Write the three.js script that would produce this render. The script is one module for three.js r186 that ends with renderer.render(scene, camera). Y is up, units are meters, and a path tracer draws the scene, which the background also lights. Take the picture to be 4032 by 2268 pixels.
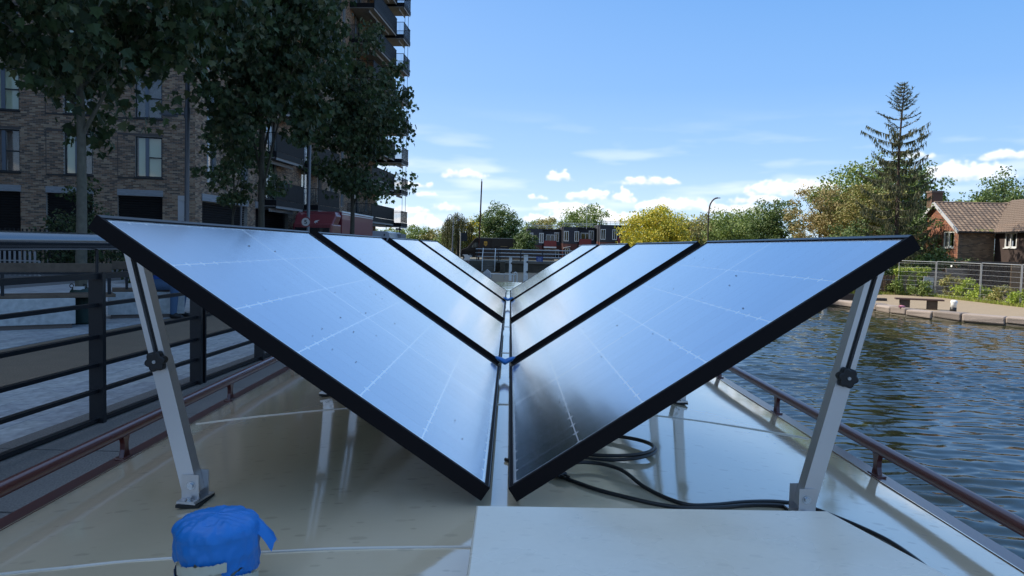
import * as THREE from 'three';
import { mergeGeometries, toCreasedNormals } from 'three/addons/utils/BufferGeometryUtils.js';
import { RoundedBoxGeometry } from 'three/addons/geometries/RoundedBoxGeometry.js';
import { ImprovedNoise } from 'three/addons/math/ImprovedNoise.js';
import { MarchingCubes } from 'three/addons/objects/MarchingCubes.js';
import { FontLoader } from 'three/addons/loaders/FontLoader.js';
import { TextGeometry } from 'three/addons/geometries/TextGeometry.js';

// ---------------------------------------------------------------- camera, sky, sun, exposure
// x to the right, y up, the boat points along -z; y = 0 is the water
const EYE = 2.55, RAD = Math.PI / 180;
const scene = new THREE.Scene();
const camera = new THREE.PerspectiveCamera(42.72, 16 / 9, 0.05, 1500);
camera.position.set(0, EYE, 0);
camera.rotation.set(-3.2 * RAD, -0.2 * RAD, 1.4 * RAD, 'YXZ');
scene.add(camera);
const renderer = new THREE.WebGLRenderer({ antialias: true });
renderer.toneMapping = THREE.LinearToneMapping;
renderer.toneMappingExposure = 1.42;
renderer.shadowMap.enabled = true;

const SUN_AZ = -78, SUN_EL = 44;                       // high on the left, behind the blocks of flats
const sunDir = new THREE.Vector3(Math.sin(SUN_AZ * RAD) * Math.cos(SUN_EL * RAD), Math.sin(SUN_EL * RAD), -Math.cos(SUN_AZ * RAD) * Math.cos(SUN_EL * RAD));
const sun = new THREE.DirectionalLight(new THREE.Color(1, 0.93, 0.80), 5);
sun.position.copy(sunDir).multiplyScalar(200).add(new THREE.Vector3(5, 0, -40));
sun.target.position.set(5, 0, -40);
sun.castShadow = true;
Object.assign(sun.shadow.camera, { left: -120, right: 120, top: 120, bottom: -120, near: 1, far: 500 });
sun.shadow.mapSize.set(4096, 4096);
scene.add(sun, sun.target);

const perlin = new ImprovedNoise();
const noise = (x, y, z = 0) => perlin.noise(x, y, z);
const fbm = (x, y, z, n = 4) => { let s = 0, a = 0.5, f = 1; for (let i = 0; i < n; i++) { s += a * noise(x * f, y * f, z + i * 7.3); a *= 0.5; f *= 2.03; } return s; };
const clamp = (v, a = 0, b = 1) => Math.min(b, Math.max(a, v));
const smooth = (a, b, v) => { const t = clamp((v - a) / (b - a)); return t * t * (3 - 2 * t); };
const mulberry = (a) => () => { a |= 0; a = (a + 0x6d2b79f5) | 0; let t = Math.imul(a ^ (a >>> 15), 1 | a); t = (t + Math.imul(t ^ (t >>> 7), 61 | t)) ^ t; return ((t ^ (t >>> 14)) >>> 0) / 4294967296; };
let rnd = mulberry(20240817);
const rr = (a, b) => a + (b - a) * rnd();

function makeSky() {
  const W = 4096, Hh = 2048, data = new Float32Array(W * Hh * 4);
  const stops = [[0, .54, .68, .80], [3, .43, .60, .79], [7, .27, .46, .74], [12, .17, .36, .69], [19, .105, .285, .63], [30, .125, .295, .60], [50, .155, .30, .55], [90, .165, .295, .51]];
  const clouds = [[-3.78, 5.42, 1.7, .4], [-7.72, 4.45, 1.7, .24], [-6.59, 3.85, .8, .17], [-4.95, 2.9, 1.24, .32], [-8.44, 2.46, 2.16, .4], [-6.91, 1.54, 2.4, .5], [-10.2, 1.35, 1.9, .5], [3.58, 5.4, 1.05, .44],
    [10.54, 5.15, 2.2, .34], [2, 3.81, .8, .2], [5.91, 4.0, 1.7, .46], [8.64, 3.85, 1, .5], [13.1, 3.4, 2.5, .5], [11.05, 3.2, 1.6, .4], [4.41, 3.1, 2.8, .4], [5.65, 2.4, 3.1, .6], [1.98, 2.1, 1.3, .4], [17.14, 3.05, 2.8, .46],
    [31.2, 5.4, 2.9, .72], [33.92, 6.5, 1.7, .34], [20.93, 4.5, 3.4, .6], [18.23, 3.8, 1.9, .32], [28.42, 6.75, 1.25, .25], [8.09, 2.2, 3.7, .5]];
  const r2 = mulberry(77);
  for (let i = 0; i < 130; i++) {                     // the same broken band of low cumulus all round the horizon
    const az = -180 + 360 * r2(), el = 1.2 + 6 * r2() * r2(), w = 1 + 2.6 * r2();
    if (Math.abs(az) > 38) clouds.push([az, el, w, w * (0.16 + 0.1 * r2())]);
  }
  const sx = sunDir.x, sy = sunDir.y, sz = sunDir.z;
  for (let j = 0; j < Hh; j++) {
    const el = ((j + 0.5) / Hh - 0.5) * 180, e = Math.max(el, 0);
    let k = 0; while (k < stops.length - 2 && e > stops[k + 1][0]) k++;
    const t = clamp((e - stops[k][0]) / (stops[k + 1][0] - stops[k][0])), c = [1, 2, 3].map((q) => stops[k][q] + (stops[k + 1][q] - stops[k][q]) * t);
    const ce = Math.cos(el * RAD), se = Math.sin(el * RAD);
    for (let i = 0; i < W; i++) {
      const o = (j * W + i) * 4, a = ((i + 0.5) / W - 0.5) * 2 * Math.PI;
      let g = 0;
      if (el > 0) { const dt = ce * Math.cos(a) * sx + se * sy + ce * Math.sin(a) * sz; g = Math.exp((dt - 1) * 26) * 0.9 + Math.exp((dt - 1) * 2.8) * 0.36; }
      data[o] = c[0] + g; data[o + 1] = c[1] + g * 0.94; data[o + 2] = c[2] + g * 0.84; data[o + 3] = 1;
    }
  }
  for (const [az, el, hw, hh] of clouds) {
    const seed = az * 3.1 + el * 11.7, wide = hw * 1.5;
    const j0 = Math.floor(((el - hh * 2) / 180 + 0.5) * Hh), j1 = Math.ceil(((el + hh * 3) / 180 + 0.5) * Hh);
    const i0 = Math.floor(((az - wide - 90) / 360 + 0.5) * W), i1 = Math.ceil(((az + wide - 90) / 360 + 0.5) * W);
    for (let j = j0; j <= j1; j++) for (let i = i0; i <= i1; i++) {
      const e = ((j + 0.5) / Hh - 0.5) * 180, z = ((i + 0.5) / W - 0.5) * 360 + 90;
      if (e <= 0.05) continue;
      const x = (z - az) / hw, y = (e - el) / hh;
      const lump = fbm(x * 1.9 + seed, y * 0.4 + seed, 1.5, 3), fine = 0.62 * fbm(z * 1.7, e * 2.6, seed, 4);
      const top = (0.25 + 1.5 * lump + 1.05) * Math.sqrt(Math.max(0, 1 - x * x * 0.92)), base = -0.62 + 0.35 * fbm(x * 3, seed, 4, 2);
      let dn = Math.min(smooth(-0.05, 0.4, top - y + fine * 1.7), smooth(-0.05, 0.5, y - base + fine * 1.1)) * smooth(1.12, 0.72, Math.abs(x) - fine * 0.9);
      dn *= clamp(0.9 + fine * 0.9);
      if (dn <= 0.004) continue;
      const lit = smooth(-0.7, 0.7, y + fine * 2.2), o = (j * W + ((i + W) % W)) * 4, a = dn * clamp(0.96 - 0.02 * el);
      const col = [0.66 + 0.25 * lit, 0.70 + 0.21 * lit, 0.79 + 0.13 * lit];
      for (let q = 0; q < 3; q++) data[o + q] += (col[q] - data[o + q]) * a;
    }
  }
  // thin veils of high cloud
  for (let j = Math.floor(Hh * 0.505); j < Hh * 0.56; j++) for (let i = 0; i < W; i++) {
    const e = ((j + 0.5) / Hh - 0.5) * 180, z = ((i + 0.5) / W - 0.5) * 360 + 90, v = fbm(z * 0.11, e * 0.75, 33, 4) - 0.04;
    if (v > 0) { const o = (j * W + i) * 4, a = clamp(v * 1.5, 0, 0.4) * smooth(11, 5, e); data[o] += (0.86 - data[o]) * a; data[o + 1] += (0.9 - data[o + 1]) * a; data[o + 2] += (0.97 - data[o + 2]) * a; }
  }
  const t = new THREE.DataTexture(data, W, Hh, THREE.RGBAFormat, THREE.FloatType);
  t.mapping = THREE.EquirectangularReflectionMapping; t.magFilter = t.minFilter = THREE.LinearFilter; t.colorSpace = THREE.LinearSRGBColorSpace; t.needsUpdate = true;
  return t;
}
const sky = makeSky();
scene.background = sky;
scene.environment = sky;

// ---------------------------------------------------------------- helpers
const V3 = (x, y, z) => new THREE.Vector3(x, y, z);
const P = (x, y, d) => new THREE.Vector3(x, y, -d);
const UP = V3(0, 1, 0);
const taken = {};
function numbered(n) { const k = taken[n] = (taken[n] ?? -1) + 1; return k ? `${n}_${String(k).padStart(3, '0')}` : n; }
function part(name, geo, mat, parent) { const m = new THREE.Mesh(geo, mat); m.name = name; m.castShadow = m.receiveShadow = true; parent.add(m); return m; }
function tag(o, label, category, group) { o.userData.label = label; o.userData.category = category; if (group) o.userData.group = group; return o; }
function thing(name, label, category, pos = V3(0, 0, 0), turn = 0, group) { const g = new THREE.Group(); g.name = numbered(name); g.position.copy(pos); g.rotation.y = turn; scene.add(g); return tag(g, label, category, group); }
function solo(name, geo, mat, label, category, group) { const m = part(numbered(name), geo, mat, scene); return tag(m, label, category, group); }
function struct(name, geo, mat, label) { const m = part(numbered(name), geo, mat, scene); m.userData.kind = 'structure'; if (label) m.userData.label = label; return m; }
const sub = (name, parent, x = 0, y = 0, z = 0) => { const g = new THREE.Group(); g.name = name; g.position.set(x, y, z); parent.add(g); return g; };
const lin = (r, g, b) => new THREE.Color().setRGB(r, g, b);
const std = (c, rough = 0.7, metal = 0, more = {}) => new THREE.MeshStandardMaterial({ color: c.isColor ? c : lin(...c), roughness: rough, metalness: metal, ...more });
const phys = (c, rough, more = {}) => new THREE.MeshPhysicalMaterial({ color: c.isColor ? c : lin(...c), roughness: rough, ...more });
function box(w, h, d, x = 0, y = 0, z = 0, ry = 0, rz = 0, rx = 0) { const g = new THREE.BoxGeometry(w, h, d); if (rx) g.rotateX(rx); if (rz) g.rotateZ(rz); if (ry) g.rotateY(ry); g.translate(x, y, z); return g; }
function rbox(w, h, d, r, x = 0, y = 0, z = 0) { const g = new RoundedBoxGeometry(w, h, d, 2, r); g.translate(x, y, z); return g; }
const merge = (list) => mergeGeometries(list.map((g) => { const q = g.index ? g.toNonIndexed() : g; for (const k of Object.keys(q.attributes)) if (!['position', 'normal', 'uv'].includes(k)) q.deleteAttribute(k); return q; }));
function bar(a, b, r, r2 = r, seg = 10) { const v = b.clone().sub(a), g = new THREE.CylinderGeometry(r2, r, v.length(), seg); g.applyQuaternion(new THREE.Quaternion().setFromUnitVectors(UP, v.clone().normalize())); const m = a.clone().add(b).multiplyScalar(0.5); g.translate(m.x, m.y, m.z); return g; }
function beam(a, b, w, h, upv = UP) {                  // square bar from a to b: w across, h along upv
  const z = b.clone().sub(a), L = z.length(); z.normalize(); const x = upv.clone().cross(z).normalize(), y = z.clone().cross(x), g = new THREE.BoxGeometry(w, h, L);
  g.applyMatrix4(new THREE.Matrix4().makeBasis(x, y, z)); const m = a.clone().add(b).multiplyScalar(0.5); g.translate(m.x, m.y, m.z); return g;
}
const tube = (pts, r, n = 60, seg = 8) => new THREE.TubeGeometry(new THREE.CatmullRomCurve3(pts), n, r, seg, false);
function prism(pts, depth, bevel = 0) { const s = new THREE.Shape(pts.map(([x, y]) => new THREE.Vector2(x, y))); return new THREE.ExtrudeGeometry(s, { depth, bevelEnabled: bevel > 0, bevelSize: bevel, bevelThickness: bevel, bevelSegments: 2, curveSegments: 6 }); }
function slab(pts, top, bottom) { const g = prism(pts.map(([x, d]) => [x, d]), top - bottom); g.rotateX(-Math.PI / 2); g.translate(0, bottom, 0); return g; }   // plan outline in (x, d)
function basis(g, o, u, v, n) { return g.applyMatrix4(new THREE.Matrix4().makeBasis(u, v, n).setPosition(o)); }
// small procedural textures, uv in metres through repeat
function tex(size, fn, repeat = 1, srgb = false) {
  const d = new Uint8Array(size * size * 4);
  for (let j = 0; j < size; j++) for (let i = 0; i < size; i++) { const c = fn(i / size, j / size), o = (j * size + i) * 4; for (let k = 0; k < 3; k++) d[o + k] = 255 * clamp(Array.isArray(c) ? c[k] : c); d[o + 3] = 255; }
  const t = new THREE.DataTexture(d, size, size); t.wrapS = t.wrapT = THREE.RepeatWrapping; t.magFilter = THREE.LinearFilter; t.minFilter = THREE.LinearMipmapLinearFilter; t.generateMipmaps = true;
  t.repeat.set(repeat, repeat); if (srgb) t.colorSpace = THREE.SRGBColorSpace; t.needsUpdate = true; return t;
}
// noise that tiles over the unit square
const tileFbm = (u, v, f, z, n = 4) => { const s = (a, b) => fbm(a * f, b * f, z, n); return (s(u, v) * (1 - u) * (1 - v) + s(u - 1, v) * u * (1 - v) + s(u, v - 1) * (1 - u) * v + s(u - 1, v - 1) * u * v) * 1.3; };
function planeUV(g, s = 1) { // uv in metres from whichever two axes the face lies in
  const q = g.index ? g.toNonIndexed() : g, p = q.attributes.position, n = q.attributes.normal, uv = new Float32Array(p.count * 2);
  for (let i = 0; i < p.count; i++) { const ax = Math.abs(n.getX(i)), ay = Math.abs(n.getY(i)), az = Math.abs(n.getZ(i)); const [a, b] = ay > ax && ay > az ? [p.getX(i), p.getZ(i)] : ax > az ? [p.getZ(i), p.getY(i)] : [p.getX(i), p.getY(i)]; uv[i * 2] = a * s; uv[i * 2 + 1] = b * s; }
  q.setAttribute('uv', new THREE.BufferAttribute(uv, 2)); return q;
}
const grain = tex(256, (u, v) => { const n = 0.8 + 0.35 * tileFbm(u, v, 24, 2, 3) + 0.25 * tileFbm(u, v, 5, 9, 3); return [n, n, n * 0.99]; }, 0.5);
const bumpy = tex(256, (u, v) => 0.5 + 0.6 * tileFbm(u, v, 30, 5, 4), 1);
const speck = mulberry(5), gravelTex = tex(512, (u, v) => { const n = 0.62 + 0.5 * tileFbm(u, v, 90, 3, 2) + 0.25 * (speck() - 0.5) + 0.12 * tileFbm(u, v, 4, 8, 2); return [n, n * 0.98, n * 0.94]; }, 0.8);

// ---------------------------------------------------------------- materials
const M = {
  concrete: std([.56, .56, .55], .85, 0, { map: grain, bumpMap: bumpy, bumpScale: .002 }),
  paleStone: std([.40, .39, .37], .85, 0, { map: grain, bumpMap: bumpy, bumpScale: .003 }),
  darkMetal: std([.018, .019, .022], .42, .3),
  black: std([.012, .011, .012], .5),
  rubber: std([.014, .014, .014], .7),
  white: std([.72, .72, .70], .5),
  alu: std([.62, .60, .60], .38, .75),
  galv: std([.42, .43, .44], .45, .7),
  steel: std([.55, .55, .56], .25, .9),
  bark: std([.085, .075, .055], .95, 0, { map: grain, bumpMap: bumpy, bumpScale: .01 }),
  paleBark: std([.16, .145, .11], .95, 0, { map: grain, bumpMap: bumpy, bumpScale: .01 }),
  wood: std([.16, .11, .075], .8, 0, { map: grain }),
  greyWood: std([.22, .19, .165], .85, 0, { map: grain }),
  frameWhite: std([.62, .62, .60], .45),
  dark: std([.012, .012, .013], .8),
  glass: phys([1, 1, 1], .02, { transmission: 1, thickness: 0, ior: 1.5, side: THREE.DoubleSide }),
  darkGlass: phys([.012, .014, .017], .03, { ior: 1.6 }),
};
// ---------------------------------------------------------------- setting: ground, quay, canal
const PLAZA = 0.97, PATH = 0.30;
const earth = std([.10, .09, .06], .95, 0, { map: grain });
struct('terrain', (() => { const g = new THREE.PlaneGeometry(1400, 1400); g.rotateX(-Math.PI / 2); g.translate(0, -1.2, -300); return planeUV(g); })(), earth, 'bare earth under the canal and its banks');
const bankEdge = [[60, -30], [50, -5], [38, 9], [29, 18], [23, 23.6], [19.6, 27.2], [17.9, 28.95], [16.75, 30.9], [16.7, 34.1], [15.9, 36.6], [13.5, 41], [9, 45], [5, 48], [1.4, 50]];
const asphaltPath = std([.43, .335, .235], .95, 0, { map: gravelTex, bumpMap: gravelTex, bumpScale: .004 });
struct('towpath', planeUV(slab([...bankEdge, [1.4, 74], [400, 74], [400, -30]], PATH, -1.2)), asphaltPath, 'sandy towpath along the far bank');
struct('lock_side', planeUV(slab([[-3.2, 44], [1.0, 43], [7, 46], [7, 62], [-3.2, 62]], .42, -1.2)), asphaltPath, 'paved ground beside the lock');
struct('raised_ground', planeUV(slab([[-6, 62.3], [14, 62.3], [14, 80.2], [-6, 80.2]], 1.30, .2)), std([.14, .13, .10], .95, 0, { map: grain }), 'raised ground behind the lock wall');
struct('far_ground', planeUV(slab([[-400, 74], [400, 74], [400, 700], [-400, 700]], 0.55, -1.2)), earth, 'ground beyond the lock');
const roadMat = std([.06, .06, .062], .9, 0, { map: gravelTex });
struct('road', planeUV(slab([[-60, 80], [80, 80], [80, 96], [-60, 96]], 0.95, 0.5)), roadMat, 'road carried over the head of the lock');
// water: a sheet that reaches every bank, rippled by a real swell of short waves
{
  const wv = mulberry(11), waves = [];
  for (let i = 0; i < 60; i++) { const L = 0.17 * Math.pow(4.4, wv()), a = (wv() + wv() - 1) * 0.8 + (wv() < 0.2 ? 1.2 : 0); waves.push([Math.sin(a) * 2 * Math.PI / L, Math.cos(a) * 2 * Math.PI / L, 0.0024 * Math.pow(L / 0.5, 0.95), wv() * 6.28]); }
  const hgt = (x, z) => { let h = 0; const gx = 0.75 + 0.9 * fbm(x * 0.16, z * 0.16, 3, 3); for (const [kx, kz, a, p] of waves) h += a * Math.sin(kx * x + kz * z + p); return h * clamp(gx, 0.25, 1.4); };
  const xs = [], ds = [];
  for (let x = -3; x < 1; x += 0.5) xs.push(x); for (let x = 1; x < 30; x += 0.06) xs.push(x); for (let x = 30; x <= 62; x += 1) xs.push(x);
  for (let d = -30; d < 1; d += 1) ds.push(d); for (let d = 1; d < 16; d += 0.045) ds.push(d); for (let d = 16; d < 40; d += 0.07) ds.push(d); for (let d = 40; d <= 80; d += 1) ds.push(d);
  const pos = new Float32Array(xs.length * ds.length * 3), nor = new Float32Array(pos.length), idx = [];
  let o = 0;
  for (const d of ds) for (const x of xs) { const near = x > 0.9 && x < 30.5 && d > 0.9 && d < 40.5, h = near ? hgt(x, -d) : 0; pos[o] = x; pos[o + 1] = h; pos[o + 2] = -d; o += 3; }
  for (let j = 0; j + 1 < ds.length; j++) for (let i = 0; i + 1 < xs.length; i++) {
    const a = j * xs.length + i; idx.push(a, a + 1, a + xs.length, a + 1, a + xs.length + 1, a + xs.length);
  }
  const g = new THREE.BufferGeometry(); g.setAttribute('position', new THREE.BufferAttribute(pos, 3)); g.setIndex(idx); g.computeVertexNormals();
  struct('canal_water', g, phys([.034, .033, .012], .035, { ior: 1.45, specularIntensity: 1 }), 'rippled olive green canal water');
}
// quay: wall, coping and paved plaza on the left
const quayLine = (d) => -3.36 + 0.05 * (d - 6);       // the line of the railing
struct('plaza', planeUV(slab([[-120, -30], [quayLine(-30) + 1.0, -30], [quayLine(34) + .9, 34], [-3.2, 38], [-3.2, 74], [-120, 74]], PLAZA, -1.2)), std([.17, .17, .175], .9, 0, { map: grain }), 'plaza beside the canal');
{
  const copingMat = std([.27, .25, .24], .8, 0, { map: gravelTex, bumpMap: gravelTex, bumpScale: .003 });
  const wall = new THREE.Group(); wall.name = 'quay_wall'; wall.userData.kind = 'structure'; scene.add(wall);
  for (let d = -2; d < 34; d += 1.2) {
    const x0 = quayLine(d), x1 = quayLine(d + 1.19);
    part('coping_stone', planeUV(slab([[x0 - .28, d], [x0 + .93, d], [x1 + .93, d + 1.19], [x1 - .28, d + 1.19]], PLAZA + 0.05 + rr(-.004, .004), PLAZA - .3)), copingMat, wall);
  }
  const gravel = std([.30, .225, .16], .95, 0, { map: gravelTex, bumpMap: gravelTex, bumpScale: .005 });
  struct('gravel_path', planeUV(slab([[quayLine(-10) - 1.95, -10], [quayLine(40) - 1.95, 40], [quayLine(40) - 3.75, 40], [quayLine(-10) - 3.75, -10]].reverse(), PLAZA + .006, PLAZA - .05)), gravel, 'resin bound brown gravel path');
  // paving planks: the nearest ones singly, the rest joined
  const slabMats = [[.47, .48, .50], [.51, .52, .53], [.43, .44, .47], [.49, .50, .51]].map((c) => std(c, .8, 0, { map: grain, bumpMap: bumpy, bumpScale: .0015 }));
  const unit = planeUV(rbox(0.594, 0.03, 0.194, 0.004)), plaza = scene.getObjectByName('plaza'), rest = [];
  let single = 0;
  const lay = (off0, off1, d0, d1) => {
    for (let off = off0; off < off1; off += 0.2) for (let d = d0, k = 0; d < d1; d += 0.6, k++) {
      const dd = d + (Math.round(off / 0.2) % 3) * 0.2, x = quayLine(dd) - off, m = new THREE.Matrix4().makeRotationY(-Math.atan(0.05) + Math.PI / 2).setPosition(x, PLAZA + rr(-.002, .002) - .006, -dd);
      if (single < 300 && off < 1.9 && d > 3.4 && d < 21) { const s = part('paving_slab', unit, slabMats[(rnd() * 4) | 0], plaza); s.applyMatrix4(m); single++; } else rest.push(m);
    }
  };
  lay(0.42, 1.9, 3.5, 30); lay(3.9, 12, 2, 36);
  const im = new THREE.InstancedMesh(unit, std([1, 1, 1], .8, 0, { map: grain, bumpMap: bumpy, bumpScale: .0015 }), rest.length);
  rest.forEach((m, i) => { im.setMatrixAt(i, m); im.setColorAt(i, lin(...[[.47, .48, .50], [.51, .52, .53], [.43, .44, .47], [.40, .41, .43]][(rnd() * 4) | 0])); });
  im.name = 'paving_slabs'; im.userData.kind = 'stuff'; im.receiveShadow = true; plaza.add(im);
}
// coping stones of the far bank, rough granite blocks of unequal length
{
  const bank = new THREE.Group(); bank.name = 'canal_bank_wall'; bank.userData.kind = 'structure'; scene.add(bank);
  const mats = [[.40, .33, .30], [.31, .26, .24], [.44, .37, .34]].map((c) => std(c, .9, 0, { map: gravelTex, bumpMap: bumpy, bumpScale: .012 }));
  const wallMat = std([.13, .115, .095], .95, 0, { map: grain, bumpMap: bumpy, bumpScale: .01 });
  for (let k = 3; k + 1 < bankEdge.length; k++) {
    const a = V3(bankEdge[k][0], 0, -bankEdge[k][1]), b = V3(bankEdge[k + 1][0], 0, -bankEdge[k + 1][1]), L = a.distanceTo(b), u = b.clone().sub(a).normalize(), n = u.clone().cross(UP).negate();
    part('wall_face', beam(a.clone().addScaledVector(n, -.02).setY(-.4), b.clone().addScaledVector(n, -.02).setY(-.4), .1, 1.0), wallMat, bank);
    for (let s = 0; s < L - 0.02;) {
      let w = rr(0.8, 1.5); if (L - s - w < 0.5) w = L - s;
      const g = new RoundedBoxGeometry(w - 0.03, 0.30, 0.62, 4, 0.075), p = g.attributes.position, sd = rnd() * 50;
      for (let i = 0; i < p.count; i++) { const q = 0.07 * fbm(p.getX(i) * 3 + sd, p.getY(i) * 5, p.getZ(i) * 4 + sd, 3); p.setXYZ(i, p.getX(i) + q * .5, p.getY(i) + q, p.getZ(i) + q); }
      g.computeVertexNormals();
      const c = a.clone().addScaledVector(u, s + w / 2).addScaledVector(n, -.22).setY(PATH - 0.10 + rr(-.03, .03));
      basis(g, c, u, UP, u.clone().cross(UP));
      part('coping_stone', planeUV(g), mats[(rnd() * 3) | 0], bank);
      s += w;
    }
  }
}
// ---------------------------------------------------------------- the boat the camera stands on
const BX = -0.012;                                     // its centre line
const roofY = (x) => EYE - 0.575 - 0.1 * Math.pow(Math.min(1.25, Math.abs(x - BX) / 1.12), 1.8);
const spots = (() => { const r = mulberry(9), l = []; for (let i = 0; i < 420; i++) l.push([r(), r(), 0.002 + 0.008 * r() * r(), 0.4 + 0.6 * r()]); return l; })();
const blotch = (size) => { const a = new Float32Array(size * size); for (const [u, v, r, s] of spots) { const n = Math.ceil(r * 3 * size); for (let j = -n; j <= n; j++) for (let i = -n; i <= n; i++) { const q = Math.hypot(i / size / 2.1, j / size) / r; if (q < 1) { const o = ((Math.round(v * size) + j + size) % size) * size + ((Math.round(u * size) + i + size) % size); a[o] = Math.max(a[o], s * smooth(1, .6, q)); } } } return a; };
const B512 = blotch(512), spotAt = (u, v) => B512[Math.min(511, (v * 512) | 0) * 512 + Math.min(511, (u * 512) | 0)];
const roofRough = tex(512, (u, v) => { const n = 0.26 + 0.5 * spotAt(u, v) + 0.16 * tileFbm(u, v, 6, 4, 4) + 0.1 * tileFbm(u, v, 40, 1, 2); return n; }, 1);
const roofTint = tex(512, (u, v) => { const n = 0.93 - 0.2 * spotAt(u, v) + 0.07 * tileFbm(u, v, 4, 14, 4); return [n, n * .995, n * .985]; }, 1);
const roofBump = tex(512, (u, v) => 0.5 + 0.5 * tileFbm(u, v, 7, 21, 3) + 0.12 * tileFbm(u, v, 60, 2, 2), 1);
const creamPaint = phys([.74, .62, .44], .5, { map: roofTint, roughness: .34, roughnessMap: roofRough, bumpMap: roofBump, bumpScale: .0012, clearcoat: 1, clearcoatRoughness: .07, ior: 1.6 });
const maroonPaint = phys([.10, .02, .016], .35, { clearcoat: .55, clearcoatRoughness: .14 });
const boat = thing('canal_boat', 'cream roofed wide canal boat with maroon handrails, carrying the solar panels', 'boat', P(BX, 0, 6));
{
  const z = (d) => -(d - 6);                           // local z
  const sheet = (d0, d1) => {                          // one bay of cambered roof plate
    const nx = 40, g = new THREE.PlaneGeometry(2.3, d1 - d0, nx, 12); g.rotateX(-Math.PI / 2); const p = g.attributes.position, uv = g.attributes.uv;
    for (let i = 0; i < p.count; i++) { const x = p.getX(i), dd = -p.getZ(i) + (d0 + d1) / 2; p.setXYZ(i, x, roofY(x + BX) + 0.0016 * noise(x * 2.2, dd * 2.2, 4), z(dd)); uv.setXY(i, x / 1.3, dd / 1.3); }
    g.computeVertexNormals(); return g;
  };
  const cuts = [-1.3, .06, 1.375, 2.66, 3.96, 5.26, 6.56, 7.86, 9.16, 10.46, 12];
  for (let i = 0; i + 1 < cuts.length; i++) part('roof_plate', sheet(cuts[i], cuts[i + 1]), creamPaint, boat);
  const bead = phys([.66, .62, .55], .35, { clearcoat: .5 });
  for (const d of cuts.slice(1, -1)) { const pts = []; for (let i = 0; i <= 60; i++) { const x = -1.12 + 2.24 * i / 60; pts.push(V3(x, roofY(x + BX) + .0005, z(d) + .004 * noise(i * .3, d, 2))); } part('weld_seam', tube(pts, 0.0032, 120, 6), bead, boat); }
  for (const s of [-1, 1]) {
    const yE = roofY(BX + 1.15);
    const gut = new THREE.Shape(); [[1.14, yE + .004], [1.15, yE - .006], [1.218, yE - .014], [1.226, yE - .03], [1.16, yE - .05], [1.14, yE - .02]].forEach(([x, y], i) => i ? gut.lineTo(s * x, y) : gut.moveTo(s * x, y));
    const gg = new THREE.ExtrudeGeometry(gut, { depth: 13.3, bevelEnabled: false }); gg.translate(0, 0, z(12)); part('gutter', gg, maroonPaint, boat);
    part('side_wall', box(.05, yE - .1, 13.3, s * 1.17, (yE - .1) / 2 + .05, z(5.35)), phys([.03, .035, .06], .35, { clearcoat: .6 }), boat);
    const rail = part('handrail', bar(V3(s * 1.185, yE + .075, z(-1.3)), V3(s * 1.185, yE + .075, z(12)), .0185, .0185, 20), maroonPaint, boat);
    for (let d = 0.53; d < 12; d += 0.875) {
      const pr = [[-.02, 0], [.02, 0], [.0165, .012], [.011, .03], [.011, .05], [.017, .068], [.022, .08], [-.022, .08], [-.017, .068], [-.011, .05], [-.011, .03], [-.0165, .012]];
      const g = prism(pr, .012, .002); g.translate(0, 0, -.006); g.rotateY(Math.PI / 2); g.translate(s * 1.183, yE - .012, z(d)); part('stanchion', g, maroonPaint, rail);
      part('foot_plate', rbox(.032, .006, .062, .002, s * 1.183, yE - .008, z(d)), maroonPaint, rail);
    }
  }
  part('hull', box(2.5, .9, 13.4, 0, -.2, z(5.4)), phys([.02, .022, .03], .5), boat);
  part('bow_deck', box(2.2, .05, 5, 0, 1.2, z(14.4)), creamPaint, boat); part('bow_hull', box(2.2, 1.5, 5, 0, .4, z(14.45)), phys([.02, .022, .03], .5), boat);
}
// hatch lid in the foreground
{
  const t = thing('roof_hatch', 'flat cream hatch lid with an angled side at the bottom of the view', 'hatch', P(.3, roofY(.3), 1.15));
  const stain = tex(512, (u, v) => { const s = clamp(tileFbm(u * 1, v, 3, 44, 5) * 1.3 + .1), n = .95 - .14 * s - .05 * tileFbm(u, v, 50, 6, 2) - .1 * spotAt(u, v); return [n, n * (1 - .015 * s), n * (1 - .05 * s)]; }, 1.4);
  const rg = tex(256, (u, v) => .7 + .6 * tileFbm(u, v, 4, 51, 4) , 1.4);
  const lid = phys([.80, .75, .63], .42, { map: stain, roughnessMap: rg, bumpMap: bumpy, bumpScale: .0004, clearcoat: .25, clearcoatRoughness: .25 });
  const g = prism([[-.35, -.75], [-.35, .235], [.325, .25], [.40, -.05], [.52, -.75]], .026, .004); g.rotateX(-Math.PI / 2); g.translate(0, EYE - .527 - roofY(.3), 0);
  part('lid', planeUV(g), lid, t);
  const c = prism([[-.32, -.72], [-.32, .205], [.295, .22], [.37, -.06], [.48, -.72]], .12); c.rotateX(-Math.PI / 2); c.translate(0, EYE - .527 - .12 - roofY(.3), 0);
  part('coaming', c, creamPaint, t);
}
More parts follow.
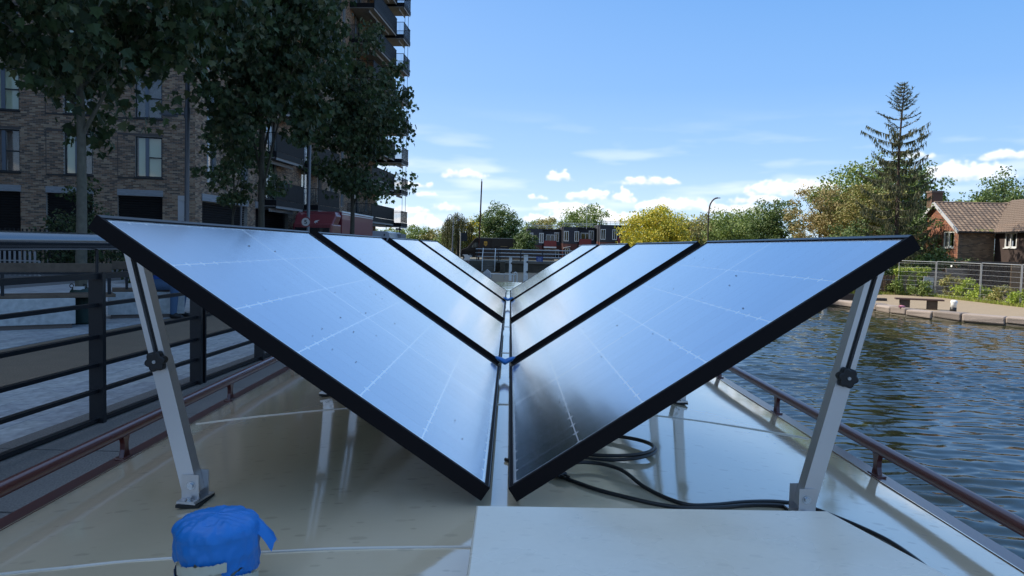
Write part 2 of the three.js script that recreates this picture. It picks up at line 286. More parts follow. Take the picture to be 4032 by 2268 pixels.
// vent bound up in blue masking tape
{
  const t = thing('taped_vent', 'mushroom vent bound up in torn blue masking tape on the roof', 'vent', P(-.485, roofY(-.485), 1.225));
  const tapeMat = phys([.008, .18, .56], .45), paleMat = std([.62, .58, .46], .75, 0, { map: grain });
  const shell = (rad, y0, y1, lower, seed, wr) => {
    const nu = 120, nv = 46, pos = [], idx = [];
    for (let j = 0; j <= nv; j++) for (let i = 0; i <= nu; i++) {
      const a = i / nu * 2 * Math.PI, ca = Math.cos(a), sa = Math.sin(a), lo = lower(a), v = j / nv;
      const prof = v < .45 ? [1, (1 - v / .45)] : [1 - Math.pow((v - .45) / .55, 2.4), 0];
      let y = v < .45 ? y1 - .03 - (y1 - .03 - lo) * (1 - v / .45) : y1 - .03 + .03 * Math.sin((v - .45) / .55 * Math.PI / 2);
      let r = rad * (v < .45 ? 1 - .05 * Math.pow(prof[1] - .4, 2) : prof[0]);
      const fold = Math.abs(fbm(ca * 2.2 + seed, sa * 2.2, y * 30 + seed, 3)), fine = fbm(ca * 6, sa * 6 + seed, y * 70, 2);
      r += wr * (fold * 1.3 - .2 + fine * .6) * (prof[0] > .2 ? 1 : prof[0] * 5);
      y += v > .3 ? wr * .8 * (fbm(ca * r * 60 + seed, sa * r * 30, 3, 3) + 1.1 * (.3 - Math.abs(noise(ca * r * 22 + sa * r * 40, sa * r * 85 + seed, 2)))) : 0;
      pos.push(ca * r, y, sa * r);
    }
    for (let j = 0; j < nv; j++) for (let i = 0; i < nu; i++) { const b = j * (nu + 1) + i; idx.push(b, b + nu + 1, b + 1, b + 1, b + nu + 1, b + nu + 2); }
    const g = new THREE.BufferGeometry(); g.setAttribute('position', new THREE.Float32BufferAttribute(pos, 3)); g.setIndex(idx); g.computeVertexNormals(); return g;
  };
  part('masking_paper', planeUV(shell(.0625, 0, .122, () => -.01, 3, .004), 4), paleMat, t);
  part('tape_cap', shell(.0690, 0, .134, (a) => .071 + .03 * fbm(Math.cos(a) * 2.6, Math.sin(a) * 2.6, 7, 5) - .024 * Math.max(0, Math.cos(a - .1)) - .008 * Math.max(0, -Math.cos(a)), 8, .0065), tapeMat, t);
  const strip = (a0, a1, y0, y1, w, seed) => { const n = 44, pos = [], idx = []; for (let i = 0; i <= n; i++) for (let k = 0; k <= 6; k++) { const q = i / n, a = a0 + (a1 - a0) * q, torn = (k === 0 || k === 6 ? .006 : 0) * fbm(i * .35, k, seed, 3), y = y0 + (y1 - y0) * q + w * (k / 6 - .5) + torn, r = (seed > 20 ? .0725 : .0670) + .003 * Math.abs(fbm(a * 3, y * 60, seed, 3)); pos.push(Math.cos(a) * r, y, Math.sin(a) * r); } for (let i = 0; i < n; i++) for (let k = 0; k < 6; k++) { const b = i * 7 + k; idx.push(b, b + 1, b + 7, b + 1, b + 8, b + 7); } const g = new THREE.BufferGeometry(); g.setAttribute('position', new THREE.Float32BufferAttribute(pos, 3)); g.setIndex(idx); g.computeVertexNormals(); return g; };
  part('tape_strip', strip(.3, 1.5, .052, .012, .03, 4), tapeMat, t); part('tape_strip', strip(1.7, 3.4, .012, .034, .036, 9), tapeMat, t); part('tape_strip', strip(-.7, .35, .045, .06, .03, 14), tapeMat, t); part('tape_strip', strip(1.2, 2.0, .022, .036, .024, 31), tapeMat, t);
  const flap = (() => { const n = 16, m = 6, pos = [], idx = []; for (let i = 0; i <= n; i++) for (let k = 0; k <= m; k++) { const q = i / n, y = .134 - .002 + .004 * Math.sin(q * 3) - .052 * q * q, x = .02 + q * .072 + .003 * noise(k * .9, q * 4, 2), zz = (k / m - .5) * (.05 - .012 * q) - .02 + .004 * noise(q * 5, k, 8); pos.push(x, y + .003 * noise(q * 6, k * .7, 1) - .012 * Math.pow(k / m - .5, 2) * 4, zz); } for (let i = 0; i < n; i++) for (let k = 0; k < m; k++) { const b = i * (m + 1) + k; idx.push(b, b + 1, b + m + 1, b + 1, b + m + 2, b + m + 1); } const g = new THREE.BufferGeometry(); g.setAttribute('position', new THREE.Float32BufferAttribute(pos, 3)); g.setIndex(idx); g.computeVertexNormals(); return g; })();
  part('loose_tape_end', flap, tapeMat, t); part('torn_paper', strip(1.0, 2.2, .068, .060, .016, 21), paleMat, t); part('torn_paper', strip(.1, .8, .03, .04, .02, 27), paleMat, t);
}
// ---------------------------------------------------------------- solar panels
const PW = 1.038, PLN = 1.65, TILT = 33.9 * RAD;
const YB = EYE - .532;
const frameMat = phys([.011, .009, .010], .65, { specularIntensity: .2 }), lipMat = std([.05, .05, .055], .35, .6);
const cellMats = [[.030, .038, .06], [.026, .034, .055], [.034, .042, .064]].map((c) => phys(c, .17, { metalness: 1, clearcoat: 1, clearcoatRoughness: .10, ior: 1.6, specularIntensity: 1 }));
cellMats.forEach((m, i) => m.color.setRGB(.46 + .012 * i, .51 + .012 * i, .60 + .012 * i));
const sheetMat = phys([.95, .96, .97], .2, { metalness: .5, clearcoat: 1, clearcoatRoughness: .13 });
const dirtMat = std([.03, .028, .026], .9);
const cellW = .0786, cellH = .1636;                    // half cells: along the boat, up the slope
const cellGeo = (() => { const c = .0075, s = new THREE.Shape(), a = cellH / 2, b = cellW / 2; [[-a + c, -b], [a - c, -b], [a, -b + c], [a, b - c], [a - c, b], [-a + c, b], [-a, b - c], [-a, -b + c]].forEach(([x, y], i) => i ? s.lineTo(x, y) : s.moveTo(x, y)); const g = new THREE.ExtrudeGeometry(s, { depth: .00012, bevelEnabled: false }); g.rotateX(-Math.PI / 2); return g; })();
const busGeo = new THREE.BoxGeometry(cellH, .0003, .0005);
function solarPanel(s, d0, label) {
  const t = thing('solar_module', label, 'solar panel', P(BX + s * .02, YB, d0), 0, 'solar panels set in a V along the roof');
  t.rotation.z = s * TILT;
  const X = (u) => s * u, h = .035, f = .012;
  part('frame', merge([box(PW, h, f, X(PW / 2), -h / 2, -f / 2), box(PW, h, f, X(PW / 2), -h / 2, -PLN + f / 2), box(f, h, PLN - 2 * f, X(f / 2), -h / 2, -PLN / 2), box(f, h, PLN - 2 * f, X(PW - f / 2), -h / 2, -PLN / 2)]), frameMat, t);
  part('frame_lip', merge([box(.002, .0012, PLN - .004, X(.004), .0006, -PLN / 2), box(.010, .0012, PLN - .004, X(PW - .006), .0006, -PLN / 2)]), lipMat, t);
  part('backsheet', box(PW - 2 * f, .004, PLN - 2 * f, X(PW / 2), -.005, -PLN / 2), sheetMat, t);
  const du = (PW - 2 * f - .012) / 6, u0 = f + .006 + du / 2;
  for (let r = 0; r < 6; r++) for (let c = 0; c < 20; c++) {
    const l = c < 10 ? f + .013 + (c + .5) * .0793 : PLN - f - .013 - (19 - c + .5) * .0793;
    const m = part('cell', cellGeo, cellMats[(rnd() * 3) | 0], t); m.position.set(X(u0 + r * du), -.003, -l);
  }
  // dirt specks lying on the glass
  const specks = []; for (let i = 0; i < 26; i++) { const r = rr(.001, .0032) , g = new THREE.CircleGeometry(r, 7); g.rotateX(-Math.PI / 2); g.scale(rr(.6, 1), 1, rr(.8, 2.2)); g.translate(X(rr(.08, PW - .08)), -.0016, -rr(.1, PLN - .1)); specks.push(g); }
  const sp = part('dirt_specks', merge(specks), dirtMat, t); sp.userData.kind = 'stuff';
  t.updateMatrixWorld(true);
  for (const dl of [.11, 1.38]) leg(t, s, d0 + dl);
  return t;
}
const knobShape = (() => { const p = []; for (let i = 0; i < 64; i++) { const a = i / 64 * 2 * Math.PI, r = .0185 + .0026 * Math.cos(6 * a); p.push([Math.cos(a) * r, Math.sin(a) * r]); } return prism(p, .014, .0035); })();
function leg(panel, s, d) {
  const g = new THREE.Group(); g.name = 'leg'; scene.add(g);
  const xf = BX + s * .715, yf = roofY(xf), ut = .965 * PW, top = P(BX + s * (.02 + ut * Math.cos(TILT) + .02 * Math.sin(TILT)), YB + ut * Math.sin(TILT) - .03 * Math.cos(TILT), d), foot = P(xf, yf + .012, d);
  g.position.copy(foot); const ax = top.clone().sub(foot), L = ax.length(), dir = ax.clone().normalize();
  const q = new THREE.Quaternion().setFromUnitVectors(UP, dir), put = (geo) => geo.applyQuaternion(q);
  const K = .335;                                      // height of the clamp knob along the leg
  part('lower_tube', put(box(.037, K - .01, .037, 0, (K - .01) / 2 + .015, 0)), M.alu, g);
  part('upper_channel', put(merge([box(.012, L - K + .05, .034, -.012, (L + K - .05) / 2, 0), box(.012, L - K + .05, .034, .012, (L + K - .05) / 2, 0), box(.012, L - K + .05, .02, 0, (L + K - .05) / 2, -.006)])), M.alu, g);
  part('groove', put(box(.0118, L - K + .04, .002, 0, (L + K - .05) / 2, .005)), M.black, g);
  const kn = knobShape.clone(); kn.translate(0, K, .0185); const knob = part('clamp_knob', put(kn), M.black, g);
  part('knob_insert', put((() => { const c = new THREE.CylinderGeometry(.004, .004, .004, 10); c.rotateX(Math.PI / 2); c.translate(0, K, .037); return c; })()), M.galv, knob);
  const br = part('bracket', merge([box(.042, .062, .003, 0, .031, .0215), box(.042, .062, .003, 0, .031, -.0215), box(.046, .004, .085, 0, .0, .0), box(.042, .004, .02, 0, .003, .034)]), M.alu, g);
  br.rotation.y = s * .12;
  part('rubber_pad', box(.054, .006, .092, 0, -.006, 0), M.rubber, g);
  const hex = (y, z, rx) => { const c = new THREE.CylinderGeometry(.0065, .0065, .006, 6), w = new THREE.CylinderGeometry(.0095, .0095, .002, 16); w.translate(0, -.003, 0); const m = merge([c, w]); m.rotateX(rx); m.translate(0, y, z); return m; };
  part('bolt', hex(.037, .0285, Math.PI / 2), M.steel, g); part('bolt', hex(.009, .036, 0), M.steel, g);
  panel.attach(g);
}
const rowsD = [[1.595, 'nearest'], [3.42, 'second'], [5.45, 'third'], [7.30, 'farthest']];
for (const [d, w] of rowsD) for (const s of [-1, 1]) {
  const side = s < 0 ? 'left' : 'right';
  solarPanel(s, d, { nearest: `large black framed solar panel nearest the camera, tilted up to the ${side}`, second: `solar panel directly behind the nearest one on the ${side} of the seam`, third: `third solar panel along the ${side} side, beyond the open gap`, farthest: `farthest and smallest looking solar panel on the ${side} side` }[w]);
}
// blue tape over the joints at the foot of the V
{
  const tapeMat = phys([.008, .16, .5], .5);
  const wad = (d, w, label) => { const g = new THREE.SphereGeometry(1, 26, 14), p = g.attributes.position; for (let i = 0; i < p.count; i++) { const x = p.getX(i), y = p.getY(i), z = p.getZ(i), q = 1 + .22 * fbm(x * 2.5 + d, y * 2.5, z * 2.5, 3); p.setXYZ(i, x * q * w, y * q * .013 + .5 * Math.abs(x) * w, z * q * .026); } g.computeVertexNormals(); g.translate(BX, YB + .012, -d); solo('tape_wad', g, tapeMat, label, 'tape', 'blue tape along the seam'); };
  wad(3.30, .045, 'crumpled blue tape over the joint behind the nearest solar panels'); wad(7.19, .05, 'small blue tape patch joining the two farthest pairs of solar panels');
}
// cables lying on the roof
{
  const on = (l, lift = .0045) => l.map(([x, d]) => P(x, roofY(x) + lift, d));
  const cab = phys([.010, .010, .012], .45, { clearcoat: .2 });
  const A = [[.02, 1.80], [.121, 1.873], [.177, 1.904], [.241, 1.918], [.298, 1.877], [.344, 1.788], [.387, 1.713], [.427, 1.681], [.487, 1.698], [.589, 1.752], [.678, 1.784], [.738, 1.782], [.785, 1.735], [.825, 1.68], [.858, 1.61], [.868, 1.529], [.866, 1.40], [.87, 1.15]];
  const Bq = [[.0, 1.95], [.107, 1.858], [.158, 1.802], [.22, 1.739], [.29, 1.695], [.35, 1.666], [.412, 1.657], [.493, 1.682], [.604, 1.736], [.678, 1.754], [.74, 1.738], [.79, 1.68], [.815, 1.612], [.83, 1.54], [.846, 1.477], [.852, 1.38], [.85, 1.15]];
  const liftA = on(A).map((p, i) => (i > 1 && i < 5 ? p.setY(p.y + .012) : p));
  solo('solar_cable', tube(liftA, .0052, 160, 8), cab, 'black cable arching from under the nearest right panel, upper of two', 'cable', 'cables on the roof');
  solo('solar_cable', tube(on(Bq), .0052, 160, 8), cab, 'black cable lying flat along the hatch edge, lower of two', 'cable', 'cables on the roof');
  const loops = []; for (let i = 0; i <= 64; i++) { const a = i / 64 * 4 * Math.PI - 2.2, k = i / 64; loops.push(P(.285 + (.155 - .012 * k) * Math.cos(a), roofY(.3) + .006 + .011 * k + .003 * Math.sin(a * .5), 2.125 + (.122 - .012 * k) * Math.sin(a))); }
  solo('cable_coil', tube(loops, .0052, 220, 8), cab, 'black cable coiled twice on the roof under the right panel', 'cable');
  const t = thing('cable_connector', 'black cable connector with a torn end beneath the nearest right panel', 'connector', P(.13, roofY(.13), 1.83));
  part('housing', (() => { const g = rbox(.03, .012, .055, .005, 0, .012, 0); g.rotateY(.6); return g; })(), cab, t); part('clip', (() => { const g = merge([box(.004, .004, .022, -.006, .012, .034), box(.004, .004, .022, .006, .012, .034)]); g.rotateY(.6); return g; })(), cab, t);
}
// ---------------------------------------------------------------- foliage
function leafShape(kind) {                             // triangles of one unit leaf lying in x (width) / y (length)
  if (kind === 'maple') { const o = [[0, 0], [.24, .06], [.5, .1], [.36, .34], [.56, .62], [.24, .6], [0, 1], [-.24, .6], [-.56, .62], [-.36, .34], [-.5, .1], [-.24, .06]], t = []; for (let i = 0; i < 12; i++) { const a = o[i], b = o[(i + 1) % 12]; t.push([0, .38, .0], [a[0], a[1], Math.abs(a[0]) * .22], [b[0], b[1], Math.abs(b[0]) * .22]); } return t; }
  if (kind === 'needle') return [[-.5, 0, 0], [.5, 0, 0], [0, 1, 0]];
  return [[0, 0, 0], [.42, .45, .12], [0, 1, 0], [0, 0, 0], [0, 1, 0], [-.42, .45, .12]];
}
class Leaves {
  constructor(kind) { this.t = leafShape(kind); this.p = []; this.c = []; }
  add(x, y, z, size, nx, ny, nz, dx, dy, dz, col, wide = 1) {   // n: facing, d: leaf axis
    let bx = dy * nz - dz * ny, by = dz * nx - dx * nz, bz = dx * ny - dy * nx; const bl = Math.hypot(bx, by, bz) || 1; bx /= bl; by /= bl; bz /= bl;
    nx = by * dz - bz * dy; ny = bz * dx - bx * dz; nz = bx * dy - by * dx;
    for (const [a, b, c] of this.t) { this.p.push(x + size * (bx * a * wide + dx * b + nx * c), y + size * (by * a * wide + dy * b + ny * c), z + size * (bz * a * wide + dz * b + nz * c)); this.c.push(col[0], col[1], col[2]); }
  }
  geo() { const g = new THREE.BufferGeometry(); g.setAttribute('position', new THREE.Float32BufferAttribute(this.p, 3)); g.setAttribute('color', new THREE.Float32BufferAttribute(this.c, 3)); g.computeVertexNormals(); return g; }
}
const leafMat = phys([1, 1, 1], .62, { vertexColors: true, transmission: .5, thickness: 0, side: THREE.DoubleSide, specularIntensity: .55 });
const dir = (r) => { const y = r() * 2 - 1, a = r() * 6.2832, q = Math.sqrt(1 - y * y); return [q * Math.cos(a), y, q * Math.sin(a)]; };
function clump(L, r, cx, cy, cz, rx, ry, n, size, cols, o = {}) {
  const droop = o.droop ?? .35;
  for (let i = 0; i < n; i++) {
    const d = dir(r), q = Math.pow(r(), .42), x = cx + d[0] * rx * q, y = cy + d[1] * ry * q, z = cz + d[2] * rx * q;
    const nn = dir(r); nn[1] = Math.abs(nn[1]) * .8 + .35; for (let k = 0; k < 3; k++) nn[k] += d[k] * .5;
    const a = dir(r); a[1] -= droop * 2; const al = Math.hypot(...a); const c = cols[(r() * cols.length) | 0], b = .75 + .5 * r();
    L.add(x, y, z, size * (.65 + .7 * r()), nn[0], nn[1], nn[2], a[0] / al, a[1] / al, a[2] / al, [c[0] * b, c[1] * b, c[2] * b]);
  }
}
// a broadleaf tree: tapered trunk, limbs that end in the crown, leaf clumps round the limb ends
function tree(name, label, pos, o, group) {
  const t = thing(name, label, 'tree', pos, 0, group), r = mulberry(o.seed ?? 1), H = o.height, rx = o.rx, ry = o.ry, cy = H - ry, L = new Leaves(o.leaf ?? 'leaf');
  const lean = o.lean ?? 0, top = Math.min(H * .86, cy + ry * .55), tr = o.trunk ?? .14;
  const tp = [V3(0, -.1, 0), V3(lean * .2 + rrS(r, .04), top * .33, rrS(r, .04)), V3(lean * .5 + rrS(r, .1), top * .66, rrS(r, .1)), V3(lean + rrS(r, .15), top, rrS(r, .15))];
  part('trunk', taper(tp, tr, tr * .22), o.bark ?? M.bark, t);
  const limbs = [], ends = [], curve = new THREE.CatmullRomCurve3(tp), nl = o.limbs ?? 9;
  for (let i = 0; i < nl; i++) {
    const f = (o.first ?? .42) + (1 - (o.first ?? .42)) * (i / nl), s = curve.getPoint(Math.min(.98, f)), a = i * 2.4 + r() * .8, reach = rx * (.55 + .4 * r()), up = (cy + ry * (r() * 1.3 - .45)) - s.y;
    const e = V3(Math.cos(a) * reach, s.y + Math.max(.25 * reach, up * .8), Math.sin(a) * reach), m = s.clone().lerp(e, .5).add(V3(0, .12 * reach, 0));
    limbs.push(taper([s, m, e], tr * .38 * (1 - .4 * f), tr * .07, 8, 6)); ends.push(e);
  }
  part('limbs', merge(limbs), o.bark ?? M.bark, t);
  const cols = o.cols, nc = o.clumps ?? 60, per = Math.round((o.leaves ?? 6000) / nc), gap = o.gap ?? .35;
  for (let i = 0; i < nc; i++) {
    let x, y, z;
    if (i < ends.length && !o.solid) { x = ends[i].x; y = ends[i].y; z = ends[i].z; } else {
      const d = dir(r), q = Math.pow(r(), o.shell ?? .45); const lump = 1 + (o.rough ?? .22) * fbm(d[0] * 1.7 + o.seed, d[1] * 1.7, d[2] * 1.7, 3) * 2;
      x = d[0] * rx * q * lump + lean * .6; y = cy + d[1] * ry * q * lump * (d[1] < 0 ? (o.under ?? .85) : 1); z = d[2] * rx * q * lump;
    }
    const cr = (o.clumpR ?? .2) * Math.min(rx, ry) * (.6 + .8 * r());
    clump(L, r, x, y, z, cr * (1.1 + .3 * r()), cr * (.7 + .3 * r()), Math.round(per * (.5 + r())), o.size, cols, o);
  }
  const g = part('crown', L.geo(), o.mat ?? leafMat, t); g.userData.kind = 'stuff';
  return t;
}
const rrS = (r, a) => (r() * 2 - 1) * a;
function taper(pts, r0, r1, n = 14, seg = 8) {
  const c = new THREE.CatmullRomCurve3(pts), fr = c.computeFrenetFrames(n, false), pos = [], idx = [], uv = [];
  for (let i = 0; i <= n; i++) { const p = c.getPointAt(i / n), r = r0 + (r1 - r0) * Math.pow(i / n, .8); for (let k = 0; k <= seg; k++) { const a = k / seg * 6.2832, q = r * (1 + .12 * noise(Math.cos(a) * 1.5 + i * .6, Math.sin(a) * 1.5, pts[0].x)); pos.push(p.x + q * (Math.cos(a) * fr.normals[i].x + Math.sin(a) * fr.binormals[i].x), p.y + q * (Math.cos(a) * fr.normals[i].y + Math.sin(a) * fr.binormals[i].y), p.z + q * (Math.cos(a) * fr.normals[i].z + Math.sin(a) * fr.binormals[i].z)); uv.push(k / seg * r0 * 6, i / n * c.getLength()); } }
  for (let i = 0; i < n; i++) for (let k = 0; k < seg; k++) { const a = i * (seg + 1) + k; idx.push(a, a + 1, a + seg + 1, a + 1, a + seg + 2, a + seg + 1); }
  const g = new THREE.BufferGeometry(); g.setAttribute('position', new THREE.Float32BufferAttribute(pos, 3)); g.setAttribute('uv', new THREE.Float32BufferAttribute(uv, 2)); g.setIndex(idx); g.computeVertexNormals(); return g;
}
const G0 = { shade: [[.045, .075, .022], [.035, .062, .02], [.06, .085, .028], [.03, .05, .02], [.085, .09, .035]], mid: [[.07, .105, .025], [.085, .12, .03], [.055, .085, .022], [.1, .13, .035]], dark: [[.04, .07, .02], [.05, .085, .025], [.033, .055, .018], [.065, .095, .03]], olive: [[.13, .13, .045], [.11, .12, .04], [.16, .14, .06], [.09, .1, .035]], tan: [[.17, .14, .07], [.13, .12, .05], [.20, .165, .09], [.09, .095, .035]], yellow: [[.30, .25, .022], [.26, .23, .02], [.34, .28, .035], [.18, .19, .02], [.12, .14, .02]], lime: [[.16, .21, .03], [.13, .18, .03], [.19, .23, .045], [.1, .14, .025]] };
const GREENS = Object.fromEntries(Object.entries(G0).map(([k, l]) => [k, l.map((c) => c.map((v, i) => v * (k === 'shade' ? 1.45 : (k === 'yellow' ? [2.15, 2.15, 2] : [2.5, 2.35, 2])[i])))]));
// the three plane trees in the row along the railing
const row = 'trees in a row on the plaza';
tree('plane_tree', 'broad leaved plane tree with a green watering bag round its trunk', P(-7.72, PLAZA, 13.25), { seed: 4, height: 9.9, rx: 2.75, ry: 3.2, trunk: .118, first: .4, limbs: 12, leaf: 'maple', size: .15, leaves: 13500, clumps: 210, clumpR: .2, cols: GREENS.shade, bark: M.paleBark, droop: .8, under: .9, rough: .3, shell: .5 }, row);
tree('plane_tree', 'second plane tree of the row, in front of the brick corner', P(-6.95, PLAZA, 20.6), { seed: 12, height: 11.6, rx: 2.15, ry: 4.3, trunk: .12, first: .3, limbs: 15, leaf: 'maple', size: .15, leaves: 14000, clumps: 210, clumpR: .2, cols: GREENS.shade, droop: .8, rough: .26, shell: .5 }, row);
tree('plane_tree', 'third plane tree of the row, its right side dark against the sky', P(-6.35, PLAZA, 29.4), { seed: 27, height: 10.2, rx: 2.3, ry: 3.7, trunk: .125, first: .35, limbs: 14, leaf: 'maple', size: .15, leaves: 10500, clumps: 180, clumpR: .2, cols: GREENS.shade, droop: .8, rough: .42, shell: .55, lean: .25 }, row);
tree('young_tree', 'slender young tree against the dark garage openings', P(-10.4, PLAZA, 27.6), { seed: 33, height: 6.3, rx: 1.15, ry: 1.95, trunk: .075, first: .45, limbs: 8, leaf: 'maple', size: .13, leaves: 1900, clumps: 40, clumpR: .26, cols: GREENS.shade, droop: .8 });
function bush(name, label, pos, o, group) {
  const t = thing(name, label, 'bush', pos, 0, group), r = mulberry(o.seed), L = new Leaves(o.leaf ?? 'leaf'), stems = [];
  for (let i = 0; i < (o.clumps ?? 18); i++) { const a = r() * 6.28, q = Math.sqrt(r()), x = Math.cos(a) * q * o.rx, z = Math.sin(a) * q * (o.rz ?? o.rx), y = (.2 + .75 * r()) * o.h * (1 - .55 * q * q); clump(L, r, x, y, z, o.cr ?? .35, (o.cr ?? .35) * .8, Math.round((o.leaves ?? 1200) / (o.clumps ?? 18)), o.size ?? .1, o.cols, o); if (i % 3 === 0) stems.push(bar(V3(x * .2, 0, z * .2), V3(x, y, z), .02, .008, 5)); }
  part('stems', merge(stems), M.bark, t); part('foliage', L.geo(), leafMat, t).userData.kind = 'stuff'; return t;
}
// hedge and shrubs against the building
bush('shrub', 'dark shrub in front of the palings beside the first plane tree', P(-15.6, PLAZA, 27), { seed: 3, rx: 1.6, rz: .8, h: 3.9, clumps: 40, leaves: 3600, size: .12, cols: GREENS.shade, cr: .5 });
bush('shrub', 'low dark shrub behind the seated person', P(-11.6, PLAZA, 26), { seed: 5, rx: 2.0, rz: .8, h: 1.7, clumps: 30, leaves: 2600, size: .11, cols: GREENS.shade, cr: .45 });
// watering bag round the first trunk
{
  const t = thing('watering_bag', 'green watering bag zipped round the foot of the nearest plane tree', 'bag', P(-7.72, PLAZA, 13.25)), g = new THREE.LatheGeometry([[.0, .0], [.22, .0], [.25, .06], [.245, .25], [.215, .45], [.16, .6], [.125, .66], [.118, .66]].map((p) => new THREE.Vector2(...p)), 40), p = g.attributes.position;
  for (let i = 0; i < p.count; i++) { const x = p.getX(i), y = p.getY(i), z = p.getZ(i), q = 1 + .22 * fbm(Math.atan2(z, x) * 1.1, y * 3, 5, 3); p.setX(i, x * q); p.setZ(i, z * q * .9); } g.computeVertexNormals();
  part('bag', g, phys([.012, .035, .026], .6), t); part('label_band', (() => { const c = new THREE.CylinderGeometry(.128, .132, .06, 24, 1, true, -.5, 1.6); c.translate(0, .655, 0); return c; })(), std([.6, .6, .6], .6, 0, { side: THREE.DoubleSide }), t);
  part('strap_loop', merge([-1, 1].map((s) => { const q = new THREE.TorusGeometry(.035, .008, 6, 16); q.translate(s * .12, .69, .06); return q; })), M.black, t);
}
// ---------------------------------------------------------------- brick faces
const brickCols = [[.27, .165, .105], [.17, .115, .08], [.32, .215, .14], [.12, .088, .068], [.225, .135, .085], [.35, .25, .165]];
const mortar = std([.40, .375, .34], .95, 0, { map: grain });
function brickFace(parent, o, u, w, h, holes, opt = {}) {
  const n = u.clone().cross(UP).normalize(), T = opt.T ?? .35, s = new THREE.Shape(); const poly = opt.poly ?? [[0, 0], [w, 0], [w, h], [0, h]];
  poly.forEach(([a, b], i) => i ? s.lineTo(a, b) : s.moveTo(a, b));
  for (const [a, b, c, d] of holes) { const q = new THREE.Path(); q.moveTo(a, c); q.lineTo(a, d); q.lineTo(b, d); q.lineTo(b, c); q.closePath(); s.holes.push(q); }
  const g = new THREE.ExtrudeGeometry(s, { depth: T, bevelEnabled: false }); g.translate(0, 0, -T - .006); basis(g, o, u, UP, n); part('wall', planeUV(g), opt.mortar ?? mortar, parent);
  const bw = opt.bw ?? .2245, bh = .065, ju = .0105, jv = .0105, mats = [], inside = opt.inside ?? (() => true), cap = opt.cap ?? h, cols = opt.cols ?? brickCols;
  const R = new THREE.Matrix4().makeBasis(u, UP, n);
  for (let j = 0; j * (bh + jv) < cap - bh; j++) for (let i = -1; ; i++) {
    let a = i * (bw + ju) + (j % 2 ? (bw + ju) / 2 : 0), b = a + bw; if (a > w) break;
    const c = j * (bh + jv), d = c + bh; let skip = false, sub2 = [Math.max(a, 0.002), Math.min(b, w - .002)];
    for (const [p, q, e, f] of holes) if (d > e && c < f && sub2[1] > p && sub2[0] < q) { if (sub2[0] < p) sub2[1] = p - .002; else if (sub2[1] > q) sub2[0] = q + .002; else skip = true; }
    if (skip || sub2[1] - sub2[0] < .04 || !inside((sub2[0] + sub2[1]) / 2, (c + d) / 2)) continue;
    const pos = o.clone().addScaledVector(u, (sub2[0] + sub2[1]) / 2).addScaledVector(UP, (c + d) / 2).addScaledVector(n, -.012 + (rnd() - .5) * .004);
    mats.push([new THREE.Matrix4().copy(R).scale(V3((sub2[1] - sub2[0]) / bw, 1, 1)).setPosition(pos), (sub2[0] + sub2[1]) / 2, (c + d) / 2]);
  }
  const unit = new THREE.BoxGeometry(bw, bh, .03); let left = mats;
  if (opt.single) { // the bricks that show largest, singly
    const [su, sv] = opt.single; mats.sort((p, q) => Math.hypot(p[1] - su, p[2] - sv) - Math.hypot(q[1] - su, q[2] - sv)); left = mats.slice(300); const bm = cols.map((c) => std(c, .9));
    for (const [m] of mats.slice(0, 300)) { const k = part('brick', unit, bm[(rnd() * bm.length) | 0], parent); k.applyMatrix4(m); }
  }
  const im = new THREE.InstancedMesh(unit, std([1, 1, 1], .9), left.length); left.forEach(([m], i) => { im.setMatrixAt(i, m); const c = cols[(rnd() * cols.length) | 0], b = .85 + .3 * rnd(); im.setColorAt(i, lin(c[0] * b, c[1] * b, c[2] * b)); });
  im.name = 'bricks'; im.userData.kind = 'stuff'; im.castShadow = im.receiveShadow = true; parent.add(im);
}
// a window set in an opening of such a face; o is the lower left corner of the opening
function windowIn(parent, o, u, w, h, opt = {}) {
  const n = u.clone().cross(UP).normalize(), g = sub('window', parent), rec = opt.recess ?? .14, f = opt.f ?? .06, at = o.clone().addScaledVector(n, -rec), put = (q) => basis(q, at, u, UP, n), fm = opt.frame ?? M.darkMetal;
  part('frame', put(merge([box(w, f, .06, w / 2, f / 2, 0), box(w, f, .06, w / 2, h - f / 2, 0), box(f, h - 2 * f, .06, f / 2, h / 2, 0), box(f, h - 2 * f, .06, w - f / 2, h / 2, 0)])), fm, g);
  const sp = opt.split ?? .45; if (sp) part('mullion', put(box(opt.mw ?? .09, h - 2 * f, .07, w * sp, h / 2, .004)), opt.mullion ?? fm, g);
  if (opt.transom) part('transom', put(box(w * (1 - sp) - f - .05, .06, .06, w * (1 + sp) / 2, h * opt.transom, .003)), fm, g);
  part('pane', put(box(w - 2 * f, h - 2 * f, .006, w / 2, h / 2, -.01)), M.glass, g);
  part('room', put(box(w, h, .02, w / 2, h / 2, -.5)), opt.room ?? M.dark, g);
  if (opt.blind_reflection) part('blind_reflection', put(box((w - 2 * f) * opt.blind_reflection[1], (h - 2 * f) * (opt.blind_reflection[2] ?? 1), .01, f + (w - 2 * f) * (opt.blind_reflection[0] + opt.blind_reflection[1] / 2), h - f - (h - 2 * f) * (opt.blind_reflection[2] ?? 1) / 2, -.12)), opt.blindReflectionMat ?? std([.42, .45, .30], .8), g);  // default yellow green sheet imitates a reflection in the apartment panes
  if (opt.sill) part('sill', put(box(w + .1, .05, .1, w / 2, -.03, rec + .02)), opt.sillMat ?? M.darkMetal, g);
  return g;
}
